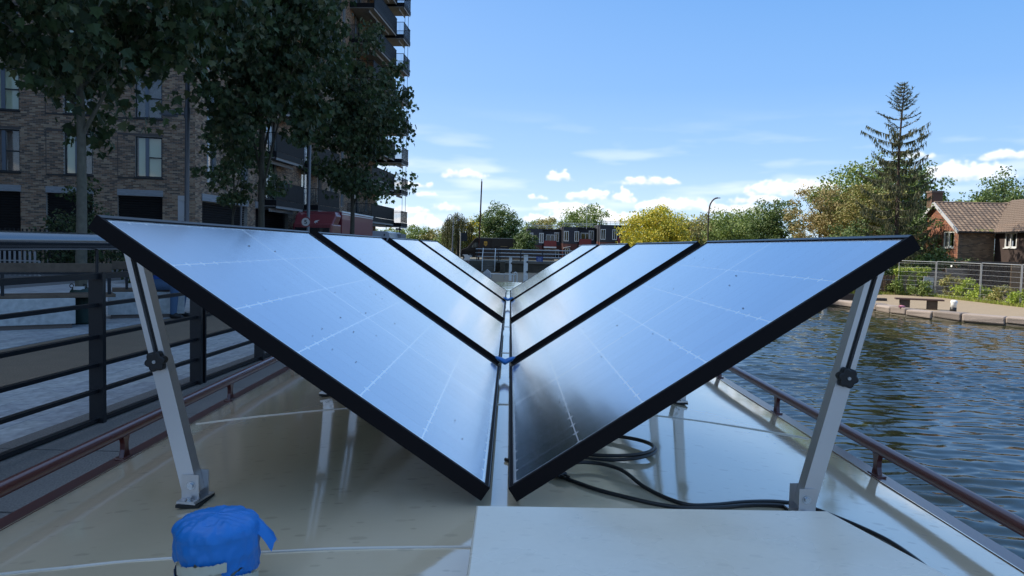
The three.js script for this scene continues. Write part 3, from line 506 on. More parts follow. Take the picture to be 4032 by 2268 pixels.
// ---------------------------------------------------------------- apartment block
{
  const t = thing('apartment_block', 'tall brown brick apartment block with stacked black balconies along the canal', 'building', V3(0, 0, 0));
  const C = P(-15.8, PLAZA, 37), u1 = V3(.97, 0, -.243).normalize(), u2 = V3(.08, 0, -.997).normalize(), n2 = u2.clone().cross(UP), HT = 30, F = 2.88;
  const W1 = 11.5, o1 = C.clone().addScaledVector(u1, -W1), holes1 = [], fl = (k) => 4.55 + k * F;
  const winSpots = [W1 - 2.72, W1 - 5.82, W1 - 8.92];
  for (const a of winSpots) { holes1.push([a - .78 - .02, a + 1.22, 0, 3.62]); for (let k = 0; k < 6; k++) holes1.push([a, a + 1.22, fl(k), fl(k) + 1.98]); }
  brickFace(t, o1, u1, W1, HT, holes1, { cap: 20, single: [W1 - 1.2, 4.2] });
  const sillM = std([.05, .045, .04], .8), linM = std([.34, .345, .36], .8, 0, { map: grain }), louv = std([.012, .011, .011], .6), n1 = u1.clone().cross(UP);
  const soldier = std([.10, .08, .07], .9);
  winSpots.forEach((a, i) => {
    for (let k = 0; k < 6; k++) {
      windowIn(t, o1.clone().addScaledVector(u1, a).setY(PLAZA + fl(k)), u1, 1.22, 1.98, { transom: .49, split: .42, mw: .16, mullion: std([.10, .12, .15], .4, .3), blind_reflection: (i + k) % 3 === 0 ? [.05, .9, 1] : i === 1 ? [.0, .3, 1] : null, sill: true });
      const p = o1.clone().addScaledVector(u1, a - .78).setY(PLAZA + fl(k)), rec = basis(box(.03, 1.98, .02, 0, .99, .004), p, u1, UP, n1);
      part('brick_recess_edge', rec, soldier, t);
      part('window_head', basis(box(2.05, .11, .03, 1.02, 2.06, 0), p, u1, UP, n1), soldier, t);
      part('window_ledge', basis(box(2.05, .07, .05, 1.02, -.06, .01), p, u1, UP, n1), sillM, t);
    }
    part('stone_lintel', basis(box(2.06, .3, .06, .22, 3.78, .004), o1.clone().addScaledVector(u1, a), u1, UP, n1), linM, t);
    const gr = sub('louvred_grille', t); for (let y = 0; y < 3.55; y += .12) part('slat', basis(box(2.0, .085, .02, .21, y + .06, -.2, 0, 0, .5), o1.clone().addScaledVector(u1, a), u1, UP, n1), louv, gr);
    part('backing', basis(box(2.04, 3.6, .02, .21, 1.8, -.32), o1.clone().addScaledVector(u1, a), u1, UP, n1), M.dark, gr);
  });
  // canal front
  const W2 = 34.4, holes2 = [[.7, 6.0, 0, 3.55], [7.1, 12.2, 0, 3.5], [26.5, 28, 0, 2.6], [31.6, 32.7, 0, 2.3]], wins = [];
  for (let k = 0; k < 8; k++) for (const [a, w, lo, hi] of [[1.2, 1.0, 0, 2.1], [5.1, 1.0, 0, 2.1], [8.6, 1.6, -.35, 2.1], [14.6, 1.9, -.35, 2.1], [17.9, .9, 0, 2.1], [20.6, 1.0, 0, 2.1], [23.4, .8, 0, 2.1], [26.6, 2.0, -.35, 2.1], [30.6, .9, 0, 2.1]]) { holes2.push([a, a + w, fl(k) + lo, fl(k) + hi]); wins.push([a, w, fl(k) + lo, hi - lo, k]); }
  brickFace(t, C, u2, W2, HT, holes2, { cap: 27 });
  for (const [a, w, y, h, k] of wins) windowIn(t, C.clone().addScaledVector(u2, a).setY(PLAZA + y), u2, w, h, { recess: .16, split: w > 1.4 ? .5 : .35, mullion: std([.30, .33, .37], .35, .4), frame: w > 1.4 ? M.darkMetal : std([.26, .29, .33], .35, .4), blind_reflection: (a * 7 + k) % 3 < 1 ? [.1, .5, 1] : null, f: .05 });
  for (const [a, w] of [[.7, 5.3], [7.1, 5.1]]) {
    part('stone_lintel', basis(box(w + .1, .36, .07, a + w / 2, 3.72, .01), C, u2, UP, n2), linM, t);
    const gr = sub('louvred_grille', t); for (let y = 0; y < 3.5; y += .13) part('slat', basis(box(w, .09, .02, a + w / 2, y + .06, -.22, 0, 0, .5), C, u2, UP, n2), louv, gr);
    part('backing', basis(box(w + .1, 3.6, .02, a + w / 2, 1.8, -.33), C, u2, UP, n2), M.dark, gr);
    part('opening_trim', basis(box(w, .05, .06, a + w / 2, 3.52, -.1), C, u2, UP, n2), std([.20, .17, .12], .7), t);
  }
  part('doorway', basis(box(1.5, 2.6, .05, 27.25, 1.3, -.2), C, u2, UP, n2), M.dark, t); part('doorway', basis(box(1.1, 2.3, .05, 32.15, 1.15, -.2), C, u2, UP, n2), M.dark, t);
  part('stone_lintel', basis(box(1.3, .3, .05, 32.15, 2.47, .01), C, u2, UP, n2), linM, t);
  // the rest of the block behind and to the left, out of frame and up to the roof
  const solid = std([.20, .16, .135], .95, 0, { map: grain }), E2 = C.clone().addScaledVector(u2, W2);
  const back = (p) => [p.x, -p.z], inn = .40, c0 = C.clone().addScaledVector(u1, -inn).addScaledVector(n2, -inn).addScaledVector(n1, -.4);
  const far = E2.clone().addScaledVector(n2, -inn), L1 = o1.clone().addScaledVector(n1, -.42);
  part('core', planeUV(slab([back(c0), back(far), back(far.clone().addScaledVector(n2, -16)), back(L1.clone().add(V3(-18, 0, -26))), back(L1.clone().add(V3(-38, 0, 4))), back(L1.clone().addScaledVector(u1, -24)), back(L1)], PLAZA + HT - .02, PLAZA)), solid, t);
  part('end_wall', planeUV(basis(box(16, HT - .05, .34, 8.0, HT / 2, 0), E2.clone().addScaledVector(n2, -16.35), n2, UP, u2.clone())), mortar, t);
  part('side_wall', planeUV(basis(box(24, HT - .05, .34, 12, HT / 2, -.2), o1.clone().addScaledVector(u1, -24.01), u1, UP, n1)), solid, t);
  part('added_shade_storeys', planeUV(slab([[-50, 31], [-28, 35], [-28, 52], [-50, 52]], PLAZA + 40, PLAZA + HT - .5)), solid, t);  // storeys added out of view to shade the third plane tree
  part('parapet', basis(box(W2 + .2, .25, .5, W2 / 2, HT + .1, -.2), C, u2, UP, n2), linM, t);
  // balconies
  const balMat = phys([.010, .010, .011], .6, { specularIntensity: .3 }), soffit = std([.33, .325, .32], .8, 0, { map: grain }), barG = new THREE.BoxGeometry(.018, 1.05, .018); let singles = 0;
  const balcony = (a, len, out, y, name, openSide) => {
    const b = sub('balcony', t), o = C.clone().addScaledVector(u2, a).setY(PLAZA + y), put = (g) => basis(g, o, u2, UP, n2);   // x along the face, z outwards
    part('deck', put(merge([box(len, .34, .06, len / 2, -.17, out - .03), box(.06, .34, out - .06, .03, -.17, out / 2 - .03), box(.06, .34, out - .06, len - .03, -.17, out / 2 - .03), box(len - .12, .08, out - .06, len / 2, -.06, out / 2 - .03)])), balMat, b);
    part('concrete_edge', put(merge([box(len * .96, .16, .03, len / 2, -.42, out - .06), box(len - .1, .06, out - .14, len / 2, -.37, out / 2 - .05), box(len * .82, .2, .05, len * .44, -.6, out - .5)])), soffit, b);
    part('top_rail', put(merge([box(len, .04, .05, len / 2, 1.1, out - .025), box(.05, .04, out, .025, 1.1, out / 2), box(.05, .04, out, len - .025, 1.1, out / 2)])), balMat, b);
    const rows = [];
    for (let i = 0; i * .12 < out; i++) for (const x of [.03, len - .03]) { if (singles < 290 && x < 1 && y < 18) { const m = part('baluster', barG, balMat, b); m.applyMatrix4(new THREE.Matrix4().makeBasis(u2, UP, n2).setPosition(o.clone().addScaledVector(u2, x).addScaledVector(n2, i * .12 + .03).setY(o.y + .55))); singles++; } else rows.push(put(barG.clone().translate(x, .55, i * .12 + .03))); }
    for (let x = .1; x < len; x += openSide ? .12 : .055) rows.push(put(new THREE.BoxGeometry(openSide ? .018 : .046, 1.05, .02).translate(x, .55, out - .03)));
    part('baluster_screen', merge(rows), balMat, b).userData.kind = 'stuff';
  };
  for (let k = 0; k < 8; k++) { balcony(7.4, 4.6, 1.15, fl(k) - .5, 'near', false); balcony(13.6, 4.7, 1.55, fl(k) - .45, 'mid', false); balcony(25.2, 8.0, 2.1, fl(k) - .75 + (k ? .3 : 0), 'far', false); balcony(33.2, 2.8, 2.75, fl(k) - .95 + (k ? .25 : 0), 'end', true); }
  for (const [a, z] of [[34.2, 2.6], [35.6, 2.6]]) part('hanger_rod', basis(bar(V3(a, 3.7, z), V3(a, 24, z), .022), C, u2, UP, n2), balMat, t);
  part('balcony_post', basis(bar(V3(33.4, 0, 2.6), V3(33.4, 3.6, 2.6), .06), C, u2, UP, n2), balMat, t);
  // bulkhead lamp on the near wall (unlit)
  const bl = sub('bulkhead_lamp', t); const lampAt = o1.clone().addScaledVector(u1, W1 - 5.05).addScaledVector(n1, .03).setY(PLAZA + 2.35);
  part('rim', (() => { const g = new THREE.TorusGeometry(.2, .045, 8, 24); return basis(g, lampAt, u1, UP, n1); })(), M.black, bl); part('diffuser', (() => { const g = new THREE.SphereGeometry(.19, 20, 10, 0, 6.3, 0, Math.PI / 2); g.rotateX(Math.PI / 2); g.scale(1, 1, .4); return basis(g, lampAt, u1, UP, n1); })(), std([.45, .43, .38], .5), bl);
}
// unseen block added on the left to keep plaza, trees and boat shaded
{
  const t = thing('added_shade_block', 'unseen brick block added left of the plaza for its shade', 'building', P(-40, PLAZA, 2.5)), m = std([.24, .16, .11], .95, 0, { map: grain });
  part('wall', planeUV(box(20, 40, 61, 0, 20, 0)), m, t); part('parapet', box(20.4, .4, 61.4, 0, 40.2, 0), M.concrete, t);
  for (let k = 0; k < 12; k++) for (let i = 0; i < 9; i++) { const w = sub('window', t); part('frame', box(.08, 1.9, 1.3, 10.03, 3 + k * 3, -24 + i * 6), M.darkMetal, w); part('pane', box(.02, 1.75, 1.15, 10.075, 3 + k * 3, -24 + i * 6), M.darkGlass, w); }
}
// dark palings in front of the block
{
  const t = thing('paling_fence', 'dark steel paling fence between the plaza and the brick block', 'fence', P(-20, PLAZA, 28.5)), g = new THREE.BoxGeometry(.06, 1.75, .02);
  for (let i = 0; i < 92; i++) { const x = -8.5 + i * .16; const m = part('paling', g, M.darkMetal, t); m.position.set(x, .95, -x * .12 - .0); }
  part('rail', beam(V3(-8.6, .35, 1.03 + .04), V3(6.2, .35, -.74 + .04), .03, .05), M.darkMetal, t); part('rail', beam(V3(-8.6, 1.55, 1.07), V3(6.2, 1.55, -.70), .03, .05), M.darkMetal, t);
}
{
  const t = thing('steel_bike_stand', 'low steel rail stand with pale uprights at the left edge of the plaza', 'stand', P(-16.6, PLAZA, 24.6));
  part('top_rail', beam(V3(-3, .72, 0), V3(.9, .72, 0), .06, .04), M.galv, t); part('end_post', box(.06, .72, .05, .9, .36, 0), M.galv, t);
  for (let i = 0; i < 22; i++) part('upright', box(.07, .82, .02, -3 + i * .17, .62, -.3), std([.30, .30, .31], .6), t);
}
// ---------------------------------------------------------------- quayside railing
{
  const t = thing('quayside_railing', 'black quayside railing with a thick tubular handrail and flat bars', 'railing', P(quayLine(6), PLAZA + .05, 6));
  const y0 = PLAZA + .05, at = (d, y) => V3(quayLine(d) - quayLine(6), y - y0, -(d - 6)), m = std([.03, .031, .035], .32, .5), tubeM = std([.22, .23, .25], .22, .85), a = -1.5, b = 24;
  part('handrail', bar(at(a, 2.51), at(b, 2.51), .066, .066, 20), tubeM, t);
  for (const y of [2.23, 1.995, 1.736, 1.503, 1.29, 1.05]) part('flat_bar', beam(at(a, y), at(b, y), y > 2.2 ? .065 : .05, y > 2.2 ? .045 : .03), m, t);
  for (let d = .9, k = 0; d < 24; d += 1.7, k++) {
    const p = part('post', box(.115, 1.3, .05).translate(...at(d, y0 + .65 - .06).toArray()), m, t);
    part('bracket', bar(at(d, 2.2), at(d, 2.47), .012), m, t);
    if (k % 2 === 0) part('joint_plate', box(.11, 1.3, .03).translate(...at(d + .1, y0 + .59).toArray()), m, t);
  }
}
// ---------------------------------------------------------------- seats, person, lamp posts
function blockSeat(pos, turn, label) {
  const t = thing('concrete_seat', label, 'seat', pos, turn, 'concrete block seats on the plaza');
  part('block', planeUV(rbox(1.35, .44, .62, .012, 0, .30, 0)), M.concrete, t); part('plinth', box(1.25, .09, .54, 0, .045, 0), std([.16, .12, .1], .9), t);
  part('seat_board', planeUV(rbox(1.9, .06, .5, .01, .35, .55, -.02)), M.wood, t);
  for (const x of [-.35, 1.2]) { part('armrest_post', box(.05, .36, .06, x, .75, .2), M.darkMetal, t); }
  part('armrest', box(1.62, .035, .07, .42, .94, .2), M.darkMetal, t);
  part('backrest', planeUV(rbox(1.9, .16, .04, .008, .35, 1.02, -.28)), M.wood, t);
  return t;
}
blockSeat(P(-8.15, PLAZA, 12.45), .62, 'pale concrete block seat at the left edge, in front of the tree');
blockSeat(P(-7.25, PLAZA, 14.7), .5, 'pale concrete block seat that the person in blue sits on');
blockSeat(P(-6.0, PLAZA, 16.2), .5, 'concrete block seat to the right of the person in blue');
function sdfMesh(fn, lo, size, res) {
  const mc = new MarchingCubes(res, new THREE.MeshBasicMaterial(), false, false, 60000); mc.isolation = 0; const h = res / 2;
  for (let k = 0; k < res; k++) for (let j = 0; j < res; j++) for (let i = 0; i < res; i++) mc.field[k * res * res + j * res + i] = -fn(lo[0] + i / res * size, lo[1] + j / res * size, lo[2] + k / res * size);
  mc.update(); const g = new THREE.BufferGeometry(), n = mc.count; g.setAttribute('position', new THREE.BufferAttribute(mc.positionArray.slice(0, n * 3), 3)); g.setAttribute('normal', new THREE.BufferAttribute(mc.normalArray.slice(0, n * 3), 3));
  g.scale(size / 2, size / 2, size / 2); g.translate(lo[0] + size / 2, lo[1] + size / 2, lo[2] + size / 2); return g;
}
const cone = (x, y, z, [a, ra], [b, rb]) => { const bx = b[0] - a[0], by = b[1] - a[1], bz = b[2] - a[2], t = clamp(((x - a[0]) * bx + (y - a[1]) * by + (z - a[2]) * bz) / (bx * bx + by * by + bz * bz)); return Math.hypot(x - a[0] - bx * t, y - a[1] - by * t, z - a[2] - bz * t) - (ra + (rb - ra) * t); };
const smin = (a, b, k) => { const h = clamp(.5 + .5 * (b - a) / k); return b + (a - b) * h - k * h * (1 - h); };
const bones = (list, k = .05) => (x, y, z) => { let d = 9; for (const [a, b] of list) d = smin(d, cone(x, y, z, a, b), k); return d; };
{
  // sits facing right, leaning forward over a phone held in both hands
  const t = thing('person', 'person in a blue shirt, jeans and pale cap, sitting bent over a phone', 'person', P(-7.02, PLAZA, 14.75), -.12);
  const J = { hip: [0, .68, 0], hipL: [.02, .66, .11], hipR: [.02, .66, -.11], kneeL: [.46, .66, .2], kneeR: [.44, .65, -.16], ankL: [.44, .12, .22], ankR: [.36, .12, -.18], chest: [.16, 1.02, 0], neck: [.28, 1.22, 0], head: [.36, 1.36, 0], shL: [.2, 1.14, .19], shR: [.2, 1.14, -.19], elL: [.30, .86, .26], elR: [.32, .88, -.24], haL: [.55, .84, .07], haR: [.56, .85, -.04] };
  const e = (k, r) => [J[k], r];
  const finger = (h, s) => [0, 1, 2, 3].map((i) => [[[h[0] + .02, h[1] + .02 - i * .018, h[2]], .011], [[h[0] + .085 - i * .006, h[1] + .025 - i * .019, h[2] - s * .035], .009]]);
  const skin = bones([[e('neck', .055), e('head', .06)], [[[.375, 1.38, 0], .098], [[.40, 1.33, 0], .082]], [[[.46, 1.35, 0], .02], [[.485, 1.32, 0], .018]], [e('elL', .043), e('haL', .03)], [e('elR', .043), e('haR', .03)], [e('shL', .05), e('elL', .045)], [e('shR', .05), e('elR', .045)], [e('haL', .034), [[.60, .845, .05], .03]], [e('haR', .034), [[.61, .855, -.02], .03]], ...finger([.60, .85, .05], 1), ...finger([.61, .86, -.02], -1), [e('chest', .1), e('neck', .05)]], .02);
  const skinM = std([.30, .17, .115], .6);
  part('body', sdfMesh(skin, [-.2, .55, -.6], 1.2, 96), skinM, t);
  part('shirt', sdfMesh(bones([[e('hip', .15), e('chest', .165)], [e('chest', .16), [[.24, 1.14, 0], .12]], [e('shL', .082), [[.27, .98, .24], .066]], [e('shR', .082), [[.275, .99, -.225], .066]], [e('shL', .09), e('shR', .09)], [[[0, .68, .05], .135], [[0, .68, -.05], .135]]], .07), [-.4, .4, -.6], 1.2, 72), phys([.015, .07, .30], .8, { sheen: .3 }), t);
  part('jeans', sdfMesh(bones([[e('hipL', .125), e('kneeL', .085)], [e('hipR', .125), e('kneeR', .085)], [e('kneeL', .085), e('ankL', .062)], [e('kneeR', .085), e('ankR', .062)], [e('hip', .14), e('hip', .141)].map((q, i) => i ? [[.02, .66, 0], .14] : q)], .05), [-.4, 0, -.6], 1.2, 72), std([.075, .135, .235], .85, 0, { map: grain }), t);
  for (const k of ['ankL', 'ankR']) { const a = J[k]; part('shoe', sdfMesh(bones([[[[a[0] - .03, .055, a[2]], .048], [[a[0] + .17, .042, a[2]], .04]], [[[a[0] - .01, .10, a[2]], .05], [[a[0] + .05, .07, a[2]], .05]]], .03), [a[0] - .3, -.15, a[2] - .3], .6, 48), std([.015, .014, .015], .6), t); }
  part('hair', sdfMesh(bones([[[[.345, 1.375, 0], .1], [[.33, 1.33, 0], .088]]], .02), [0, 1, -.4], .8, 56), std([.02, .015, .012], .8), t);
  part('cap', merge([(() => { const g = new THREE.SphereGeometry(.115, 24, 12, 0, 6.3, 0, Math.PI / 2); g.rotateZ(-.25); g.translate(.375, 1.405, 0); return g; })(), (() => { const g = new THREE.CylinderGeometry(.085, .085, .008, 20); g.scale(1.15, 1, 1); g.rotateZ(-.35); g.translate(.475, 1.395, 0); return g; })()]), std([.40, .37, .31], .85), t);
  part('phone', (() => { const g = rbox(.012, .15, .075, .004); g.rotateZ(-.7); g.translate(.665, .895, .012); return g; })(), M.black, t);
}
{
  const t = thing('street_lamp', 'slim grey street lamp with one flat lantern arm in front of the brick corner', 'lamp', P(-9.3, PLAZA, 21.2)), m = std([.13, .14, .16], .45, .5);
  part('pole', bar(V3(0, 0, 0), V3(.03, 6.2, 0), .07, .062, 14), m, t); part('arm', bar(V3(.02, 5.12, 0), V3(-.3, 5.12, 0), .035), m, t); part('collar', bar(V3(.02, 5.0, 0), V3(.02, 5.3, 0), .085), m, t);
  part('lantern', (() => { const g = prism([[-.72, -.03], [-.66, .03], [-.3, .09], [-.3, -.07], [-.66, -.06]], .2, .015); g.translate(0, 5.13, -.1); return g; })(), m, t);
  const s = sub('sign_plate', t); part('plate', box(.2, .72, .02, -.14, 2.45, .0), std([.42, .44, .47], .5, .3), s); part('clip', merge([box(.2, .03, .04, -.1, 2.68, .03), box(.2, .03, .04, -.1, 2.2, .03)]), M.galv, s);
}
const font = await new FontLoader().loadAsync('fonts/droid/droid_sans_bold.typeface.json');
const text = (s, size, depth = .004) => { const g = new TextGeometry(s, { font, size, depth, curveSegments: 4, bevelEnabled: false }); g.computeBoundingBox(); g.translate(-(g.boundingBox.max.x + g.boundingBox.min.x) / 2, -(g.boundingBox.max.y + g.boundingBox.min.y) / 2, 0); return g; };
{
  const t = thing('signpost', 'grey post carrying a round red ringed speed sign with a 5', 'sign', P(-6.42, PLAZA, 23.3)), m = std([.15, .17, .2], .45, .5), y = 3.17 - PLAZA;
  part('pole', bar(V3(0, 0, 0), V3(.06, 4.6, 0), .05, .048, 14), m, t);
  const disc = (r, z, c) => { const g = new THREE.CylinderGeometry(r, r, .008, 40); g.rotateX(Math.PI / 2); g.translate(-.03, y, z); return g; };
  part('sign_rim', disc(.165, .062), std([.20, .03, .035], .5), t); part('sign_face', disc(.128, .068), std([.55, .53, .52], .5), t); part('numeral', text('5', .13).translate(-.03, y, .073), M.black, t);
}
{ const t = thing('thin_post', 'thin grey post beside the young tree', 'post', P(-11.0, PLAZA, 30)); part('pole', bar(V3(0, 0, 0), V3(.1, 5.6, 0), .045, .04), std([.14, .15, .17], .5, .5), t); part('cap', bar(V3(.1, 5.6, 0), V3(.1, 5.66, 0), .05), M.galv, t); }
// ---------------------------------------------------------------- right bank: house
function tileField(parent, o, e, up, rows, cols, keep, mats, budget, wT = .3, ex = .27) {   // o: eaves corner, e: along the eaves, up: up the slope
  const n = e.clone().cross(up).normalize(), eb = e.clone(); if (n.y < 0) { n.negate(); eb.negate(); }
  const g = (() => { const p = new THREE.PlaneGeometry(wT, ex + .06, 6, 1), a = p.attributes.position; for (let i = 0; i < a.count; i++) { const q = a.getX(i) / wT; a.setZ(i, .022 * Math.cos(q * Math.PI * 2) * (q > -.3 ? 1 : .4) + (a.getY(i) < 0 ? .028 : 0)); } const lip = new THREE.PlaneGeometry(wT, .03, 6, 1), b = lip.attributes.position; for (let i = 0; i < b.count; i++) { const q = b.getX(i) / wT; const z = .022 * Math.cos(q * Math.PI * 2) * (q > -.3 ? 1 : .4) + .028; b.setXYZ(i, b.getX(i), -(ex + .06) / 2, b.getY(i) > 0 ? z : z - .03); } const m = merge([p, lip]); m.computeVertexNormals(); return m; })();
  const rest = [], R = new THREE.Matrix4().makeBasis(eb, up, n);
  for (let j = 0; j < rows; j++) for (let i = 0; i < cols; i++) { const a = (i + .5) * wT, b = (j + .5) * ex; if (!keep(a, b)) continue; const m = R.clone().setPosition(o.clone().addScaledVector(e, a).addScaledVector(up, b).addScaledVector(n, .01 + rnd() * .006)); if (budget.n-- > 0) { const k = part('roof_tile', g, mats[(rnd() * mats.length) | 0], parent); k.applyMatrix4(m); } else rest.push(g.clone().applyMatrix4(m)); }
  if (rest.length) part('roof_tiles', merge(rest), mats[0], parent).userData.kind = 'stuff';
}
{
  const t = thing('brick_house', 'red brown brick house with tiled roofs and white windows behind the towpath', 'house', P(0, 0, 0));
  const redCols = [[.24, .095, .055], [.19, .075, .05], [.28, .12, .07], [.15, .07, .05]], ochre = [[.21, .125, .065], [.17, .10, .055], [.25, .155, .085], [.13, .085, .05]];
  const X = 28.85, F = 47.5, B = 52.7, EV = 4.3 - PATH, RG = 6.2 - PATH, mid = (F + B) / 2;
  const gu = V3(0, 0, 1), go = P(X, PATH, B), gw = B - F; // gable runs from the back to the front, seen from the left
  brickFace(t, go, gu, gw, RG, [[3.55, 4.75, 2.9, 3.95]], { poly: [[0, 0], [gw, 0], [gw, EV], [gw / 2, RG], [0, EV]], inside: (a, b) => b < EV + (RG - EV) * (1 - Math.abs(a - gw / 2) / (gw / 2)) - .06, cols: redCols, mortar: std([.25, .2, .16], .95), T: .25 });
  windowIn(t, go.clone().addScaledVector(gu, 3.55).setY(PATH + 2.9), gu, 1.2, 1.05, { frame: M.frameWhite, mullion: M.frameWhite, split: .48, mw: .07, recess: .06, f: .07, sill: true, sillMat: M.frameWhite, blind_reflection: [0, .3, 1], blindReflectionMat: std([.5, .5, .48], .8) });
  const fu = V3(1, 0, 0), fo = P(X, PATH, F);
  brickFace(t, fo.clone().add(V3(.004, 0, 0)), fu, 2.35, EV, [], { cols: ochre, mortar: std([.24, .19, .13], .95), T: .25 });
  // wing standing forward on the right
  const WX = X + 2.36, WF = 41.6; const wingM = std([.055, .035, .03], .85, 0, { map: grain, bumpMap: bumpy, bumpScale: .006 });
  const wo = P(WX, PATH, F), wu = V3(0, 0, 1), ws = new THREE.Shape([[0, 0], [F - WF, 0], [F - WF, EV], [0, EV]].map((p) => new THREE.Vector2(...p))), hole = new THREE.Path([[.95, 2.95], [.95, 4.0 - .1], [2.05, 3.9], [2.05, 2.95]].map((p) => new THREE.Vector2(...p))); ws.holes.push(hole);
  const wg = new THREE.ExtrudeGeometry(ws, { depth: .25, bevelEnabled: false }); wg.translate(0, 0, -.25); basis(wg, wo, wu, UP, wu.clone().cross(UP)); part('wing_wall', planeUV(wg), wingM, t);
  windowIn(t, wo.clone().addScaledVector(wu, .95).setY(PATH + 2.95), wu, 1.1, .95, { frame: M.frameWhite, mullion: M.frameWhite, split: .48, mw: .08, recess: .04, f: .08, sill: true, sillMat: M.frameWhite, blind_reflection: [0, .45, 1], blindReflectionMat: std([.3, .29, .3], .8) });
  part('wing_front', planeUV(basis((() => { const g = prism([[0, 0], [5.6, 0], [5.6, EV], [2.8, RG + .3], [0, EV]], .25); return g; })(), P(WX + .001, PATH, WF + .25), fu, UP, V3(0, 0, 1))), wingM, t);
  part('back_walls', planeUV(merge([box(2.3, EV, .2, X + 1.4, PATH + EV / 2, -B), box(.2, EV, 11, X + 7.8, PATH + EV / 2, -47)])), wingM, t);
  // roofs
  const slope = (o, a, b) => b.clone().sub(a), tm = [[.19, .135, .10], [.15, .11, .085], [.225, .16, .115], [.17, .12, .09]].map((c) => std(c, .9, 0, { bumpMap: bumpy, bumpScale: .004 })), budget = { n: 300 };
  const eL = P(X - .2, PATH + EV - .05, F - .25), rL = P(X - .2, PATH + RG + .06, mid), up1 = rL.clone().sub(eL), L1 = up1.length(); up1.normalize();
  const ridgeEndW = 5.2;
  part('roof', planeUV(merge([(() => { const g = new THREE.BoxGeometry(ridgeEndW, .06, L1); const n = fu.clone().cross(up1); return basis(g.translate(ridgeEndW / 2, -.05, 0), eL.clone().lerp(rL, .5), fu, n.negate().y < 0 ? n.negate() : n, up1.clone()); })(), (() => { const bk = P(X - .2, PATH + EV - .05, B + .25), u3 = rL.clone().sub(bk); const l = u3.length(); u3.normalize(); return beam(bk.clone().add(V3(ridgeEndW / 2, 0, 0)), rL.clone().add(V3(ridgeEndW / 2, 0, 0)), ridgeEndW, .06, UP); })()])), tm[1], t);
  tileField(t, eL, fu, up1, Math.ceil(L1 / .27), 17, (a, b) => a < 2.45 + (b / L1) * 2.75, tm, budget);
  const wr = 2.9, eW = P(WX - .25, PATH + EV - .06, WF - .3), rW = P(WX - .25 + wr, PATH + RG + .25, WF - .3), up2 = rW.clone().sub(eW), L2 = up2.length(); up2.normalize(); const eu = V3(0, 0, -1);
  part('wing_roof', planeUV(merge([beam(eW.clone().lerp(rW, 0).add(V3(0, -.06, -5.3)), rW.clone().add(V3(0, -.06, -5.3)), 10.6, .05, UP), beam(rW.clone().add(V3(0, -.06, -5.3)), rW.clone().add(V3(2.9, -1.95, -5.3)), 10.6, .05, UP)])), tm[1], t);
  tileField(t, eW, eu, up2, Math.ceil(L2 / .22), 42, (a, b) => a < 6.4 + (b / L2) * 2.4 && a < 9, [tm[1], tm[3]], budget, .24, .22);
  part('ridge_tiles', merge([...Array(11)].map((_, i) => { const g = new THREE.CylinderGeometry(.1, .1, .43, 10, 1, false, 0, Math.PI); g.rotateZ(Math.PI / 2); g.rotateX(-Math.PI / 2 * 0); g.translate(X - .2 + .22 + i * .45, PATH + RG + .04, -mid); return g; })), tm[3], t);
  const bb = part('barge_board', merge([beam(P(X - .24, PATH + EV - .12, F - .3), P(X - .24, PATH + RG - .02, mid), .06, .2), beam(P(X - .24, PATH + EV - .12, B + .3), P(X - .24, PATH + RG - .02, mid), .06, .2)]), std([.42, .42, .43], .6), t);
  part('gutter', merge([beam(P(X - .2, PATH + EV - .1, F - .3), P(WX - .2, PATH + EV - .1, F - .3), .1, .08), beam(P(WX - .3, PATH + EV - .1, F - .2), P(WX - .3, PATH + EV - .1, WF - .3), .1, .08)]), M.black, t);
  const ch = part('chimney', planeUV(box(.75, 1.1, .6, X + .1, PATH + RG + .25, -(mid + .5))), std([.15, .085, .06], .9, 0, { map: grain, bumpMap: bumpy, bumpScale: .01 }), t); part('chimney_cap', box(.85, .12, .7, X + .1, PATH + RG + .8, -(mid + .5)), std([.16, .12, .10], .9), ch);
  const r = mulberry(8), L = new Leaves('leaf'); for (let i = 0; i < 8; i++) clump(L, r, WX - .5 + r() * .7 - (i > 4 ? .9 : 0), PATH + EV + .03, -F + .2 - r() * .2, .22, .1, 60, .05, GREENS.lime); part('roof_moss', L.geo(), leafMat, t).userData.kind = 'stuff';
}
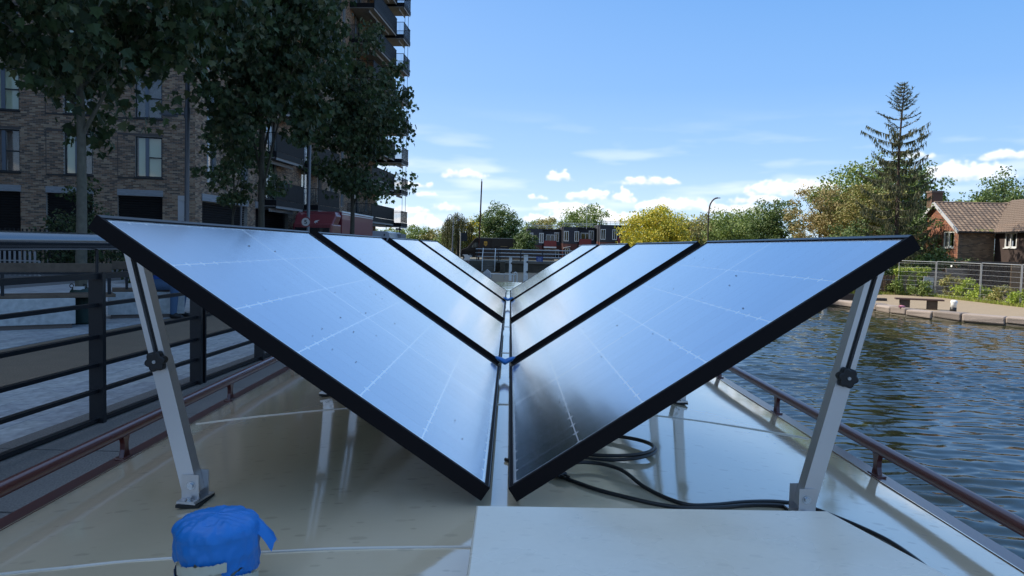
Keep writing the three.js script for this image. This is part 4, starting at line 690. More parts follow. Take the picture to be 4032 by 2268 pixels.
// ---------------------------------------------------------------- right bank: trees
const bankTrees = 'trees on the far bank';
function spruce(label, pos, H, seed) {
  const t = thing('spruce_tree', label, 'tree', pos), r = mulberry(seed), L = new Leaves('needle'), br = [];
  part('trunk', taper([V3(0, 0, 0), V3(.08, H * .35, 0), V3(-.02, H * .7, .03), V3(.12, H, 0)], .2, .025, 20, 9), std([.075, .05, .04], .95, 0, { map: grain }), t);
  const col = [[.07, .085, .03], [.09, .10, .04], [.055, .07, .03], [.12, .115, .05]];
  for (let y = H - .15, k = 0; y > 1.8; k++) {
    const f = 1 - y / H, dense = y < H * .6, len = Math.min(2.3, .22 + f * 6.3), n = f < .2 ? 6 : 4; 
    for (let i = 0; i < n; i++) {
      const a = i / n * 6.28 + k * 1.3 + r() * .5, l = len * (.65 + .5 * r()), rise = f < .15 ? .5 : f < .35 ? .28 : .05, ca = Math.cos(a), sa = Math.sin(a), pts = [];
      for (let s = 0; s <= 4; s++) { const q = s / 4; pts.push(V3(ca * l * q, y + l * (rise * q - .28 * q * (1 - q) * (f > .3 ? 2 : .5) + .14 * q * q), sa * l * q)); }
      br.push(taper(pts, .018 + .018 * f, .006, 5, 4)); const c = new THREE.CatmullRomCurve3(pts), m = Math.round(l * (dense ? 44 : 40));
      for (let s = 0; s < m; s++) { const q = .12 + .88 * r(), p = c.getPoint(q), hang = f > .22; const side = rrS(r, hang ? .22 : .1), dx = hang ? rrS(r, .35) : ca * .6 + rrS(r, .7), dz = hang ? rrS(r, .35) : sa * .6 + rrS(r, .7), dy = hang ? -1 : .25 + rrS(r, .5), dl = Math.hypot(dx, dy, dz), cc = col[(r() * 4) | 0], nn = dir(r);
        L.add(p.x - sa * side, p.y - Math.abs(side) * .2, p.z + ca * side, (hang ? .17 + .3 * r() * (1 - q * .5) : .1 + .12 * r()), nn[0], nn[1], nn[2], dx / dl, dy / dl, dz / dl, cc, hang ? .28 : .3); }
    }
    y -= f < .12 ? .22 : dense ? .5 : .42 + .16 * r();
  }
  part('branches', merge(br), M.bark, t); part('needles', L.geo(), leafMat, t).userData.kind = 'stuff'; return t;
}
spruce('tall thin spruce with bare drooping branches rising above the other trees', P(23.95, PATH, 46), 12.9, 6);
tree('bank_tree', 'big green tree directly behind the spruce', P(27.2, PATH, 57), { seed: 41, height: 9.5, rx: 3.7, ry: 3.6, trunk: .25, leaves: 17000, clumps: 190, clumpR: .2, size: .2, cols: GREENS.mid, rough: .35, limbs: 12 }, bankTrees);
tree('bank_tree', 'maple with a leafy spike to the right of the spruce trunk', P(30.6, PATH, 58), { seed: 46, height: 10.6, rx: 2.3, ry: 4.2, trunk: .2, leaves: 9000, clumps: 120, clumpR: .26, size: .2, cols: GREENS.dark, rough: .4 }, bankTrees);
tree('bank_tree', 'tan leaved tree left of the spruce with twiggy top', P(22.6, PATH, 54), { seed: 52, height: 7.9, rx: 2.1, ry: 3.2, trunk: .15, leaves: 9500, clumps: 120, clumpR: .2, size: .13, cols: GREENS.tan, rough: .45, droop: .1 }, bankTrees);
tree('bank_tree', 'olive tree between the tan tree and the spruce', P(24.6, PATH, 51), { seed: 58, height: 7.6, rx: 2.1, ry: 3.1, trunk: .15, leaves: 9500, clumps: 120, clumpR: .2, size: .14, cols: GREENS.olive, rough: .3 }, bankTrees);
tree('bank_tree', 'dark leafy tree at the left end of the far bank', P(21.6, PATH, 60), { seed: 63, height: 7.0, rx: 2.0, ry: 3.0, trunk: .16, leaves: 8500, clumps: 110, clumpR: .22, size: .17, cols: GREENS.dark, rough: .32 }, bankTrees);
tree('bank_tree', 'low tree filling in behind the right solar panel top', P(19.0, PATH, 64), { seed: 66, height: 5.6, rx: 2.2, ry: 2.4, trunk: .13, leaves: 6500, clumps: 90, clumpR: .24, size: .17, cols: GREENS.mid }, bankTrees);
tree('bank_tree', 'tree behind the house at the right edge of the view', P(41.4, PATH, 62), { seed: 71, height: 10.0, rx: 3.0, ry: 3.6, trunk: .2, leaves: 8500, clumps: 80, clumpR: .24, size: .2, cols: GREENS.dark, rough: .5 }, bankTrees);
tree('bank_tree', 'low round tree showing over the house roof near its chimney', P(37.2, PATH, 64), { seed: 74, height: 7.6, rx: 3.4, ry: 2.4, trunk: .2, leaves: 8000, clumps: 90, clumpR: .24, size: .2, cols: GREENS.mid }, bankTrees);
tree('bank_tree', 'dark tree against the gable of the house', P(27.0, PATH, 49.5), { seed: 77, height: 5.6, rx: 1.7, ry: 2.5, trunk: .13, leaves: 7500, clumps: 100, clumpR: .24, size: .14, cols: GREENS.dark, under: 1 }, bankTrees);
tree('bank_tree', 'dark low tree under the spruce branches', P(22.2, PATH, 47.2), { seed: 78, height: 4.6, rx: 2.1, ry: 2.1, trunk: .12, leaves: 7500, clumps: 90, clumpR: .24, size: .13, cols: GREENS.dark, under: 1 }, bankTrees);
const bushes = 'bushes below the house';
bush('leafy_bush', 'dark leafy bush below the gable window', P(26.6, PATH, 45.9), { seed: 11, rx: 1.7, rz: .9, h: 3.0, clumps: 40, leaves: 4600, size: .14, cols: GREENS.dark, cr: .5 }, bushes);
bush('leafy_bush', 'dark bush in front of the ochre house wall', P(28.6, PATH, 46.0), { seed: 12, rx: 1.3, rz: .7, h: 2.3, clumps: 26, leaves: 2900, size: .14, cols: GREENS.dark, cr: .45 }, bushes);
bush('leafy_bush', 'brighter bush left of the gable', P(24.6, PATH, 45.2), { seed: 13, rx: 1.1, rz: .7, h: 2.5, clumps: 24, leaves: 2600, size: .13, cols: GREENS.mid, cr: .42 }, bushes);
bush('leafy_bush', 'dark bush behind the picket fence', P(22.0, PATH, 44.8), { seed: 14, rx: 1.7, rz: .7, h: 2.2, clumps: 34, leaves: 3400, size: .12, cols: GREENS.dark, cr: .45 }, bushes);
// fences
{
  const t = thing('picket_fence', 'brown chestnut picket fence behind the towpath', 'fence', P(19.4, PATH, 43.4)), g = new THREE.BoxGeometry(.055, 1.12, .025), mats = [[.14, .08, .045], [.11, .065, .04], [.17, .10, .06], [.085, .05, .035]].map((c) => std(c, .9));
  for (let i = 0; i < 52; i++) { const p = part('picket', g, mats[(rnd() * 4) | 0], t); p.position.set(i * .075 - .2, .56 + rr(-.05, .04), rr(-.015, .015)); p.rotation.z = rr(-.03, .03); }
  for (const y of [.3, .85]) part('wire', bar(V3(-.25, y, .02), V3(3.7, y, .02), .008), M.galv, t);
}
function wovenPanel(pos, turn, lean, w, h, label) {
  const t = thing('woven_fence_panel', label, 'fence panel', pos, turn, 'weathered woven fence panels'); t.rotation.order = 'YXZ'; t.rotation.z = lean; t.rotation.x = -.1;
  for (const x of [0, w]) part('frame_post', box(.06, h + .1, .05, x, h / 2, 0), M.greyWood, t); part('frame_rail', merge([box(w, .05, .06, w / 2, h - .02, 0), box(w, .05, .06, w / 2, .05, 0)]), M.greyWood, t);
  const sl = [.9, 1, 1.2].map((k) => std([.24 * k, .20 * k, .165 * k], .9, 0, { map: grain })); for (let y = .1, i = 0; y < h - .06; y += .095, i++) { const g = new THREE.BoxGeometry(w - .06, .085, .012, 12, 1, 1), p = g.attributes.position; for (let q = 0; q < p.count; q++) p.setZ(q, p.getZ(q) + .022 * Math.sin(p.getX(q) * 12 + (i % 2) * Math.PI)); g.computeVertexNormals(); const m = part('slat', g, sl[(rnd() * 3) | 0], t); m.position.set(w / 2, y, 0); m.rotation.z = rr(-.012, .012); }
}
wovenPanel(P(23.15, PATH, 43.9), 0, -.05, 1.1, 1.5, 'dark woven fence panel half hidden by ivy');
wovenPanel(P(24.75, PATH, 43.6), 0, -.10, 1.25, 1.5, 'sunlit woven fence panel behind the white board');
wovenPanel(P(26.0, PATH, 43.5), 0, .06, 1.35, 1.6, 'sunlit woven fence panel with a crooked top rail');
wovenPanel(P(26.9, PATH, 35.6), .9, .22, 1.2, 1.5, 'dark leaning woven panel at the right edge');
{
  const pts = [[22.9, 43.35], [24.35, 42.0], [24.62, 38.4], [24.52, 35.2], [24.4, 31.6]], labels = ['mesh fence panel in front of the ivy and white board', 'long mesh fence panel in front of the tall weeds', 'mesh fence panel with bent corner near the right edge', 'mesh fence panel running off the right edge'];
  for (let k = 0; k + 1 < pts.length; k++) {
    const a = P(pts[k][0], PATH, pts[k][1]), b = P(pts[k + 1][0], PATH, pts[k + 1][1]), t = thing('mesh_fence_panel', labels[k] ?? 'mesh fence', 'fence', a, 0, 'temporary mesh fence panels'), e = b.clone().sub(a), q = (f, y) => e.clone().multiplyScalar(f).setY(y);
    part('frame_tube', bar(q(.01, 0), q(.01, 2.0), .022), M.galv, t); part('frame_tube', bar(q(.985, 0), q(.985, 2.0), .022), M.galv, t); part('frame_tube', bar(q(.01, 2.0), q(.985, 1.97), .02), M.galv, t); part('frame_tube', bar(q(.01, .12), q(.985, .12), .02), M.galv, t);
    for (let y = .37; y < 1.9; y += .25) part('wire', bar(q(.01, y), q(.985, y), .007, .007, 5), M.galv, t);
    const v = []; for (let f = .04; f < .98; f += .075 / e.length()) v.push(bar(q(f, .12), q(f, 1.98), .0014, .0014, 4)); part('upright_wires', merge(v), M.galv, t).userData.kind = 'stuff';
    if (k === 1) part('tag', box(.14, .1, .01, ...q(.35, 1.78).toArray(), Math.PI / 2), M.white, t);
  }
}
{
  const pg = document.createElement('canvas'); pg.width = pg.height = 128; const c = pg.getContext('2d'); c.fillStyle = '#b9b9b3'; c.fillRect(0, 0, 128, 128); c.strokeStyle = '#23252a'; c.lineWidth = 4; const r = mulberry(3); for (let i = 0; i < 9; i++) { c.beginPath(); c.moveTo(25 + 70 * r(), 30 + 70 * r()); c.bezierCurveTo(128 * r(), 128 * r(), 128 * r(), 128 * r(), 25 + 75 * r(), 30 + 75 * r()); c.stroke(); }
  const tx = new THREE.CanvasTexture(pg); tx.colorSpace = THREE.SRGBColorSpace; const t = thing('painted_board', 'white board with a dark scribble leaning on the mesh fence', 'board', P(24.35, PATH + .75, 42.75)); t.rotation.z = -.1; t.rotation.y = .1;
  part('board', box(.62, .66, .03), [M.white, M.white, M.white, M.white, std([1, 1, 1], .6, 0, { map: tx }), M.white][4], t); part('prop', box(.05, .8, .04, .1, -.3, -.06), M.greyWood, t);
}
{ // dark sheds behind the fence
  const t = thing('timber_shed', 'dark open timber shed under the house wing', 'shed', P(28.2, PATH, 43.6)); part('back', box(2.6, 1.9, .08, .2, .95, -.6), std([.03, .025, .022], .9), t); for (let i = 0; i < 14; i++) part('board', box(.17, 1.95, .03, -1.0 + i * .19, .98, .1), std([[.035, .026, .022], [.05, .036, .028]][i % 2], .9), t); part('roof_edge', box(3.0, .08, 1.2, .2, 2.02, -.2), std([.06, .055, .05], .8), t);
  const s = thing('board_door', 'brown plywood sheet propped beside the dark shed', 'board', P(28.6, PATH, 40.8)); part('sheet', planeUV(rbox(1.6, 2.0, .04, .01, 0, 1.0, 0)), std([.15, .095, .05], .85, 0, { map: grain }), s); part('batten', box(1.6, .08, .03, 0, 1.7, .03), M.wood, s);
}
const weeds = 'weeds along the fence foot';
[[22.6, 43.0, .5, .9, 'mid', 'low weeds at the foot of the picket fence'], [20.8, 43.0, .7, .55, 'dark', 'dark low weeds left along the pickets'], [19.5, 42.8, .5, .6, 'lime', 'bright clump of weeds beside the panel strut'], [23.6, 42.2, .7, 1.0, 'mid', 'weeds in front of the ivy panel'], [24.9, 41.2, .7, 1.6, 'olive', 'tall yellowing weeds climbing the mesh fence'], [24.7, 39.9, .6, 1.3, 'lime', 'bright tall weeds right of the climbing ones'], [24.9, 38.6, .7, 1.0, 'lime', 'bright weeds at the fence post'], [24.8, 37.0, .7, .9, 'olive', 'dry weeds under the bottom wire'], [24.6, 35.3, .6, .9, 'lime', 'bright weeds near the right edge of the view'], [24.5, 33.6, .7, 1.1, 'mid', 'weeds at the very right edge']].forEach(([x, d, rx, h, c, label], i) => bush('weed_clump', label, P(x, PATH, d), { seed: 100 + i, rx, rz: .5, h, clumps: 16, leaves: 1100, size: .1, cols: GREENS[c], cr: .24, droop: 0 }, weeds));
{
  const t = thing('ivy', 'bright ivy hanging over the woven panel', 'plant', P(23.8, PATH, 43.6)), r = mulberry(19), L = new Leaves('leaf'), st = []; for (let i = 0; i < 26; i++) { const x = rrS(r, .95), y = 1.55 - r() * r() * 1.3; clump(L, r, x, y, .12, .22, .2, 62, .1, GREENS.lime); if (i % 4 === 0) st.push(bar(V3(x * .6, 0, .05), V3(x, y, .1), .012, .006, 5)); } part('stems', merge(st), M.bark, t); part('leaves', L.geo(), leafMat, t).userData.kind = 'stuff';
}
{ // grass verge
  const r = mulberry(23), L = new Leaves('needle'); for (let i = 0; i < 15000; i++) { const f = r(), d = f < .35 ? 43.3 - rrS(r, .5) : 43 - r() * 12, x = f < .35 ? 16.5 + r() * 7 : 24.4 - Math.abs(rrS(r, .7)) + .3, c = GREENS[f % .1 < .05 ? 'olive' : 'lime'][(r() * 4) | 0]; L.add(x, PATH, -d, .08 + .22 * r() * r(), rrS(r, 1), .2, rrS(r, 1), rrS(r, .35), .93, rrS(r, .35), c, .14); }
  const g = part(numbered('grass_verge'), L.geo(), leafMat, scene); g.userData.kind = 'stuff'; g.userData.label = 'thin grass verge between towpath and fences'; g.userData.category = 'grass';
}
// towpath furniture
{
  const t = thing('towpath_bench', 'low timber bench with two block legs on the towpath', 'bench', P(17.65, PATH, 31.6), -.36), w = std([.10, .055, .045], .8, 0, { map: grain }), l = std([.11, .075, .05], .85, 0, { map: grain });
  part('seat', planeUV(rbox(1.85, .07, .42, .015, 0, .42, 0)), w, t); for (const x of [-.55, .5]) part('leg', planeUV(rbox(.38, .385, .3, .01, x, .19, 0)), l, t);
}
{
  const t = thing('mooring_bollard', 'black footed white mooring bollard on the towpath edge', 'bollard', P(18.35, PATH, 30.3)); t.rotation.z = -.06;
  part('foot', new THREE.LatheGeometry([[0, 0], [.13, 0], [.115, .2], [.0, .2]].map((p) => new THREE.Vector2(...p)), 20), M.black, t); part('head', new THREE.LatheGeometry([[.0, .2], [.115, .2], [.105, .34], [.135, .4], [.125, .47], [.07, .5], [0, .505]].map((p) => new THREE.Vector2(...p)), 20), M.white, t);
}
{ const t = thing('kerb_beam', 'dark low kerb beam with a white end on the towpath', 'kerb', P(17.2, PATH, 36.9), -.05); part('beam', planeUV(rbox(1.9, .3, .34, .03, -.6, .15, 0)), std([.07, .05, .04], .9, 0, { map: grain }), t); part('white_end', rbox(.7, .16, .3, .03, .75, .08, 0), std([.5, .47, .42], .8), t); part('dark_end', rbox(.6, .14, .3, .03, 1.4, .07, .0), std([.05, .04, .04], .9), t); }
{ const t = thing('white_gate_post', 'white lock gate post with a black mark at the water edge', 'post', P(15.75, 0, 36.6)); part('post', rbox(.22, 1.35, .2, .02, 0, .95, 0), M.white, t); part('mark', (() => { const g = prism([[0, 0], [.12, .09], [.0, .18]], .01); g.translate(.0, 1.25, .1); return g; })(), M.black, t); part('cap', box(.6, .16, .3, .45, 1.55, -.3), M.white, t); part('pile', bar(V3(-.3, -1, .1), V3(-.35, .45, .1), .12), std([.05, .04, .03], .9), t); part('rail', bar(V3(.2, 1.1, -.2), V3(1.6, 1.1, -.6), .03), M.white, t); }
{ const t = thing('fallen_flowers', 'pink litter lying on the coping beside the bench', 'litter', P(16.72, PATH + .06, 31.25)), r = mulberry(6); part('wrapper', (() => { const g = new THREE.IcosahedronGeometry(.13, 1), p = g.attributes.position; for (let i = 0; i < p.count; i++) p.setXYZ(i, p.getX(i) * (1 + rrS(r, .4)), p.getY(i) * .5 + .05, p.getZ(i) * .6); g.computeVertexNormals(); return g; })(), std([.55, .22, .30], .7), t); }
// ---------------------------------------------------------------- the lock and what lies beyond it
{
  const wood = std([.30, .235, .19], .85, 0, { map: grain }), t = thing('lock_landing', 'planked timber landing at the lock mouth between the farthest panels', 'landing', P(0, 0, 40));
  for (let i = 0; i < 26; i++) part('plank', planeUV(rbox(3.4, .06, .2, .008, -.1, .42 + rr(-.004, .004), 3.6 - i * .212)), wood, t); part('support', box(3.3, .6, 5.4, -.1, .05, .9), std([.05, .04, .035], .9), t);
}
const lockPost = (x, d, w, h, label) => { const t = thing('lock_post', label, 'post', P(x, .42, d), 0, 'white lock posts'); part('post', rbox(w, h, w * .8, .015, 0, h / 2, 0), M.white, t); for (const y of [h * .38, h * .78]) part('black_notch', (() => { const g = prism([[0, 0], [w * .55, .09], [w * .55, -.09]], .01); g.translate(w * .0, y, w * .4 + .002); return g; })(), M.black, t); part('cap', box(w * 1.06, .1, w * .86, 0, h + .05, 0), std([.55, .53, .47], .7), t); };
lockPost(.03, 46, .18, 1.42, 'narrower white lock post with black notches'); lockPost(.98, 46, .26, 1.55, 'wider white lock post right of the narrow one');
const hoop = (x, d, h, label) => { const t = thing('ladder_hoop', label, 'handrail', P(x, .42, d), 0, 'white ladder hoops'); part('hoop', tube([V3(-.1, 0, 0), V3(-.1, h * .7, 0), V3(-.07, h * .93, 0), V3(0, h, 0), V3(.07, h * .93, 0), V3(.1, h * .7, 0), V3(.1, 0, 0)], .03, 40, 8), M.white, t); part('foot', merge([box(.12, .03, .12, -.1, .015, 0), box(.12, .03, .12, .1, .015, 0)]), M.galv, t); };
hoop(.33, 44, .62, 'white ladder hoop standing in front of the lock posts'); hoop(.92, 43, .5, 'smaller white ladder hoop at the foot of the wide post');
{ const t = thing('white_cabinet', 'small white gabled cabinet at the foot of the lock steps', 'cabinet', P(-1.53, .42, 50)); part('body', prism([[-.24, 0], [.24, 0], [.24, .36], [0, .56], [-.24, .36]], .4, .01), std([.5, .5, .52], .6), t); part('door', box(.36, .3, .01, 0, .18, .42), std([.42, .42, .44], .6), t); }
{ const t = thing('pipe_rail', 'low white pipe rail between the cabinet and the lock post', 'rail', P(-.6, .42, 49)); part('pipe', bar(V3(-.7, .3, 0), V3(1.0, .3, 0), .035), M.white, t); for (const x of [-.6, .25, .9]) part('post', bar(V3(x, 0, 0), V3(x, .3, 0), .025), M.galv, t); }
{
  const t = thing('lock_steps', 'concrete steps with two white handrail posts up the lock wall', 'steps', P(-1.72, .42, 61)), st = std([.17, .155, .13], .9, 0, { map: grain });
  for (let i = 0; i < 7; i++) part('step', planeUV(rbox(1.0, .135, .34, .008, 0, .065 + i * .135, .9 - i * .26)), st, t);
  for (const x of [-.55, .48]) { part('rail_post', bar(V3(x, .1, .9), V3(x, 1.3, .85), .04), M.white, t); part('rail', bar(V3(x, 1.28, .86), V3(x, 1.95, -.9), .03), M.white, t); }
}
{
  const t = thing('lock_wall', 'dark stained concrete retaining wall beside the lock steps', 'wall', P(2.6, .42, 62)), st = tex(256, (u, v) => { const n = .75 + .5 * tileFbm(u, v, 5, 61, 4) + .3 * tileFbm(u * 1, v * 1, 20, 7, 2); return [n, n * .97, n * .9]; }, .4), m = std([.10, .085, .065], .95, 0, { map: st });
  for (let i = 0; i < 5; i++) part('wall_panel', planeUV(rbox(2.18, .93, .4, .01, -2.6 + i * 2.2, .45, 0)), m, t); part('coping_beam', planeUV(rbox(11.2, .14, .5, .02, 1.9, .80, .06)), std([.19, .17, .14], .9, 0, { map: grain }), t);
  part('side_wall', planeUV(box(.4, .93, 3, -3.2, .45, 1.5)), m, t);
}
{ const t = thing('curved_parapet', 'pale topped curved brick parapet running down to the lock', 'wall', P(-3.2, .42, 55)); const pts = []; for (let i = 0; i <= 10; i++) { const q = i / 10; pts.push([-.6 * q * q, q * 9 - 2]); } for (let i = 0; i < 10; i++) { const a = V3(pts[i][0], .5, -pts[i][1]), b = V3(pts[i + 1][0], .5, -pts[i + 1][1]); part('brick_wall', beam(a, b, .34, 1.0 + .06 * i), std([.16, .075, .055], .9, 0, { map: grain }), t); part('coping', beam(a.clone().setY(1.06 + .03 * i), b.clone().setY(1.09 + .03 * i), .42, .07), std([.42, .34, .28], .85), t); } }
function bridgeRail(x0, x1, d, y0, label, white) {
  const t = thing('bridge_railing', label, 'railing', P(x0, y0, d), 0, 'railings above the lock wall'), L = x1 - x0, m = white; for (const [y, r] of [[1.0, .04], [.68, .028], [.36, .028]]) part('rail', bar(V3(0, y, 0), V3(L, y, 0), r), m, t); for (let x = .1; x < L; x += 1.9) part('post', box(.07, 1.0, .06, x, .5, 0), M.darkMetal, t);
}
bridgeRail(-3, 12, 64, 1.3, 'galvanised railing on top of the lock wall', M.galv); bridgeRail(-1, 12, 67, 1.3, 'second railing set back above the lock wall', M.galv);
{ const t = thing('brick_balustrade', 'low dark brick wall in front of the brown van', 'wall', P(-1.2, 1.3, 72)); for (let i = 0; i < 9; i++) part('course', box(7.0, .1, .3 + .02 * (i % 2), 2, .055 + i * .11, 0), std([[.06, .045, .04], [.075, .055, .045]][i % 2], .9), t); }
{ const t = thing('blue_notice', 'blue notice with rows of small white print on the lock railing', 'sign', P(2.55, 1.55, 63.8)); part('board', box(.56, .42, .02, 0, 0, 0), std([.012, .05, .26], .5), t); part('print', merge([.12, .06, .0, -.06, -.12].map((y, i) => box(.40 - .06 * (i % 3), .022, .004, -.02 * (i % 2), y, .012))), std([.5, .52, .55], .6), t); }
{ const t = thing('rusty_mast', 'tall thin rusty mast rising above the lock', 'mast', P(-2.85, 1.2, 66)); part('mast', bar(V3(0, -.5, 0), V3(.16, 7.1, 0), .075, .062, 10), std([.10, .035, .02], .8, .2), t); part('mast_head', bar(V3(.16, 7.1, 0), V3(.16, 7.3, 0), .035), M.steel, t); }
{ const t = thing('dark_notice_board', 'black notice board on a pale post in front of the willow', 'sign', P(-4.8, .97, 73)); part('post', bar(V3(-.18, 0, 0), V3(-.16, 2.9, 0), .05), std([.4, .38, .34], .6), t); part('board', box(.6, .82, .05, .2, 2.45, 0), M.black, t); }
{ const t = thing('twin_street_lamp', 'grey street lamp with two hooked lanterns beside the willow', 'lamp', P(-6.15, .97, 78)), m = std([.16, .165, .18], .5, .4); part('pole', bar(V3(0, 0, 0), V3(.05, 4.4, 0), .085, .05, 10), m, t); part('pole_base', bar(V3(0, 0, 0), V3(0, 1.3, 0), .13), m, t); for (const s of [-1, 1]) { part('hooked_arm', tube([V3(.05, 4.2, 0), V3(.08 * s, 4.7, 0), V3(.32 * s, 4.85, 0), V3(.54 * s, 4.65, 0), V3(.57 * s, 4.35, 0)], .028, 24, 6), m, t); part('lantern', new THREE.LatheGeometry([[0, .14], [.1, .12], [.13, 0], [.11, -.1], [0, -.13]].map((p) => new THREE.Vector2(...p)), 14).translate(.57 * s, 4.22, 0), m, t); } }
{ const t = thing('curved_lamp_post', 'dark lamp post with a curved top beyond the right panels', 'lamp', P(16.05, PATH, 60)), m = std([.05, .03, .025], .6, .3); part('pole', tube([V3(0, 0, 0), V3(0, 3, 0), V3(-.02, 5.4, 0), V3(.1, 6.15, 0), V3(.42, 6.55, 0), V3(.68, 6.62, 0)], .06, 40, 8), m, t); part('lantern', rbox(.3, .06, .14, .02, .72, 6.61, 0), m, t); }
// vehicles
function wheel(parent, x, y, z, r) { const w = sub('wheel', parent, x, y, z); part('tyre', (() => { const g = new THREE.TorusGeometry(r * .78, r * .24, 10, 24); g.scale(1, 1, 1.1); return g; })(), M.rubber, w); part('rim', (() => { const g = new THREE.CylinderGeometry(r * .56, r * .6, .12, 18); g.rotateX(Math.PI / 2); return g; })(), M.galv, w); }
{
  const t = thing('delivery_van', 'dark brown delivery van with a gold shield badge, parked above the lock', 'van', P(-5.75, .95, 86)), m = phys([.016, .009, .006], .45, { clearcoat: .15, specularIntensity: .4 });
  const pr = [[.05, .35], [.0, .8], [.1, 1.1], [.75, 1.35], [1.35, 2.05], [1.6, 2.42], [1.9, 2.52], [6.3, 2.52], [6.42, 2.4], [6.45, .4], [5.9, .35]]; const g = prism(pr, 1.86, .06); g.translate(0, 0, -1.9); part('body', g, m, t);
  part('windscreen', (() => { const q = prism([[.86, 1.42], [1.32, 2.0], [1.38, 1.98], [.92, 1.38]], 1.6); q.translate(-.04, .03, -1.77); return q; })(), M.darkGlass, t); part('side_window', (() => { const q = prism([[1.15, 1.42], [1.55, 1.98], [2.0, 1.98], [2.0, 1.42]], .015); q.translate(0, 0, .025); return q; })(), M.darkGlass, t);
  part('painted_roof_glint', box(4.4, .035, .06, 4.1, 2.56, .0), std([.5, .45, .4], .4, .5), t); part('headlight', box(.1, .2, .3, .12, 1.0, -.25), std([.5, .5, .5], .2), t); part('bumper', box(.3, .3, 1.9, .05, .48, -.95), M.black, t); part('wing_mirror', box(.1, .3, .16, 1.2, 1.5, .14), M.black, t);  // pale bar on the roof paints in its bright sunlit edge
  wheel(t, 1.1, .34, .0, .36); wheel(t, 5.1, .34, .0, .36);
  const b = sub('badge', t, 2.85, 1.9, .066); part('shield', (() => { const s = new THREE.Shape(); s.moveTo(-.2, .24); s.quadraticCurveTo(0, .3, .2, .24); s.lineTo(.2, -.05); s.quadraticCurveTo(.16, -.22, 0, -.3); s.quadraticCurveTo(-.16, -.22, -.2, -.05); return new THREE.ExtrudeGeometry(s, { depth: .008, bevelEnabled: false }); })(), std([.55, .28, .03], .4, .2), b); part('letters', text('ups', .13).translate(0, -.03, .01), std([.03, .016, .01], .5), b);
  part('side_lettering', box(.8, .05, .006, 5.0, 1.62, .066), std([.3, .2, .08], .6), t);
}
{
  const t = thing('red_lorry', 'red lorry with a roof air deflector parked against the brick block', 'lorry', P(-12.35, PLAZA, 46), -.05), m = phys([.15, .014, .02], .45, { clearcoat: .4 }), w = 2.5;
  part('cab', rbox(w, 2.3, 2.0, .12, 0, 1.6, -1.0), m, t); part('windscreen', rbox(2.2, .85, .06, .02, 0, 2.05, .01), M.darkGlass, t);
  part('box_body', rbox(w + .06, 2.75, 8.4, .04, 0, 2.2, -6.3), phys([.17, .02, .028], .5, { clearcoat: .2 }), t); part('roof_edge', merge([box(.08, .1, 8.4, w / 2 + .02, 3.58, -6.3), box(.06, .05, 8.4, w / 2 + .02, 3.44, -6.3)]), M.white, t);
  part('air_deflector', (() => { const g = prism([[-1.15, 0], [1.15, 0], [1.22, .55], [1.12, .72], [.9, .6], [-.9, .6], [-1.12, .72], [-1.22, .55]], 1.0, .08); const p = g.attributes.position; for (let i = 0; i < p.count; i++) { const y = p.getY(i); p.setZ(i, p.getZ(i) - .75 * clamp(y / .7)); } g.computeVertexNormals(); g.translate(0, 2.66, -1.15); return g; })(), m, t);
  part('front_emblem', merge([-1, 1].map((s) => { const g = prism([[.1, 0], [.2, .09], [.46, .13], [.3, .04], [.36, -.02], [.2, -.02], [.22, -.1]], .012); g.scale(s, 1, 1); g.translate(0, 2.82, .02); return g; })), std([.6, .6, .6], .5), t);
  part('side_script', merge([[0, 0], [.5, 0]].flatMap(([z, y], i) => { const g = new THREE.TorusGeometry(.3, .045, 6, 24, i ? 4.6 : 6.28); g.scale(.75, 1.2, .3); g.rotateZ(i ? .8 : 0); g.rotateY(Math.PI / 2); g.translate(w / 2 + .045, 2.4, -4.4 - z * 1.1); const h = bar(V3(w / 2 + .045, 2.05, -4.4 - z * 1.1), V3(w / 2 + .045, 2.75, -4.5 - z * 1.1), .02); return [g, h]; })), std([.55, .5, .5], .6), t);
  for (const z of [-.9, -4.5, -9]) { const q = sub('wheel', t, w / 2 - .12, .5, z); part('tyre', (() => { const g = new THREE.TorusGeometry(.38, .12, 8, 20); g.rotateY(Math.PI / 2); return g; })(), M.rubber, q); }
}
{ const t = thing('white_van', 'white van with a rounded roof parked beyond the red lorry', 'van', P(-10.8, PLAZA, 60), -.05); part('body', (() => { const g = prism([[-1.0, .3], [-1.03, 1.6], [-.92, 2.45], [-.7, 2.56], [.7, 2.56], [.92, 2.45], [1.03, 1.6], [1.0, .3]], 5, .04); g.translate(0, 0, -5); return g; })(), phys([.42, .44, .48], .35, { clearcoat: .6 }), t); part('rear_window', box(1.5, .6, .03, 0, 1.75, .045), M.darkGlass, t); part('roof_light', box(.1, .16, .06, .55, 2.3, .05), M.black, t); for (const x of [-.85, .85]) { const w = sub('wheel', t, x, .33, -.9); part('tyre', (() => { const g = new THREE.TorusGeometry(.26, .09, 8, 18); g.rotateY(Math.PI / 2); return g; })(), M.rubber, w); } }
{ const t = thing('grey_box_trailer', 'plain grey box trailer right of the white van', 'trailer', P(-9.85, PLAZA, 63)); part('box', rbox(1.0, 2.2, 3, .03, 0, 1.35, -1.5), std([.22, .21, .21], .7), t); part('door_seam', merge([box(.02, 2.0, .012, 0, 1.35, .004), box(.9, .02, .012, 0, 2.3, .004)]), M.black, t); part('chassis', box(.9, .2, 2.9, 0, .25, -1.5), M.black, t); wheel(t, -.4, .28, -.2, .28); }
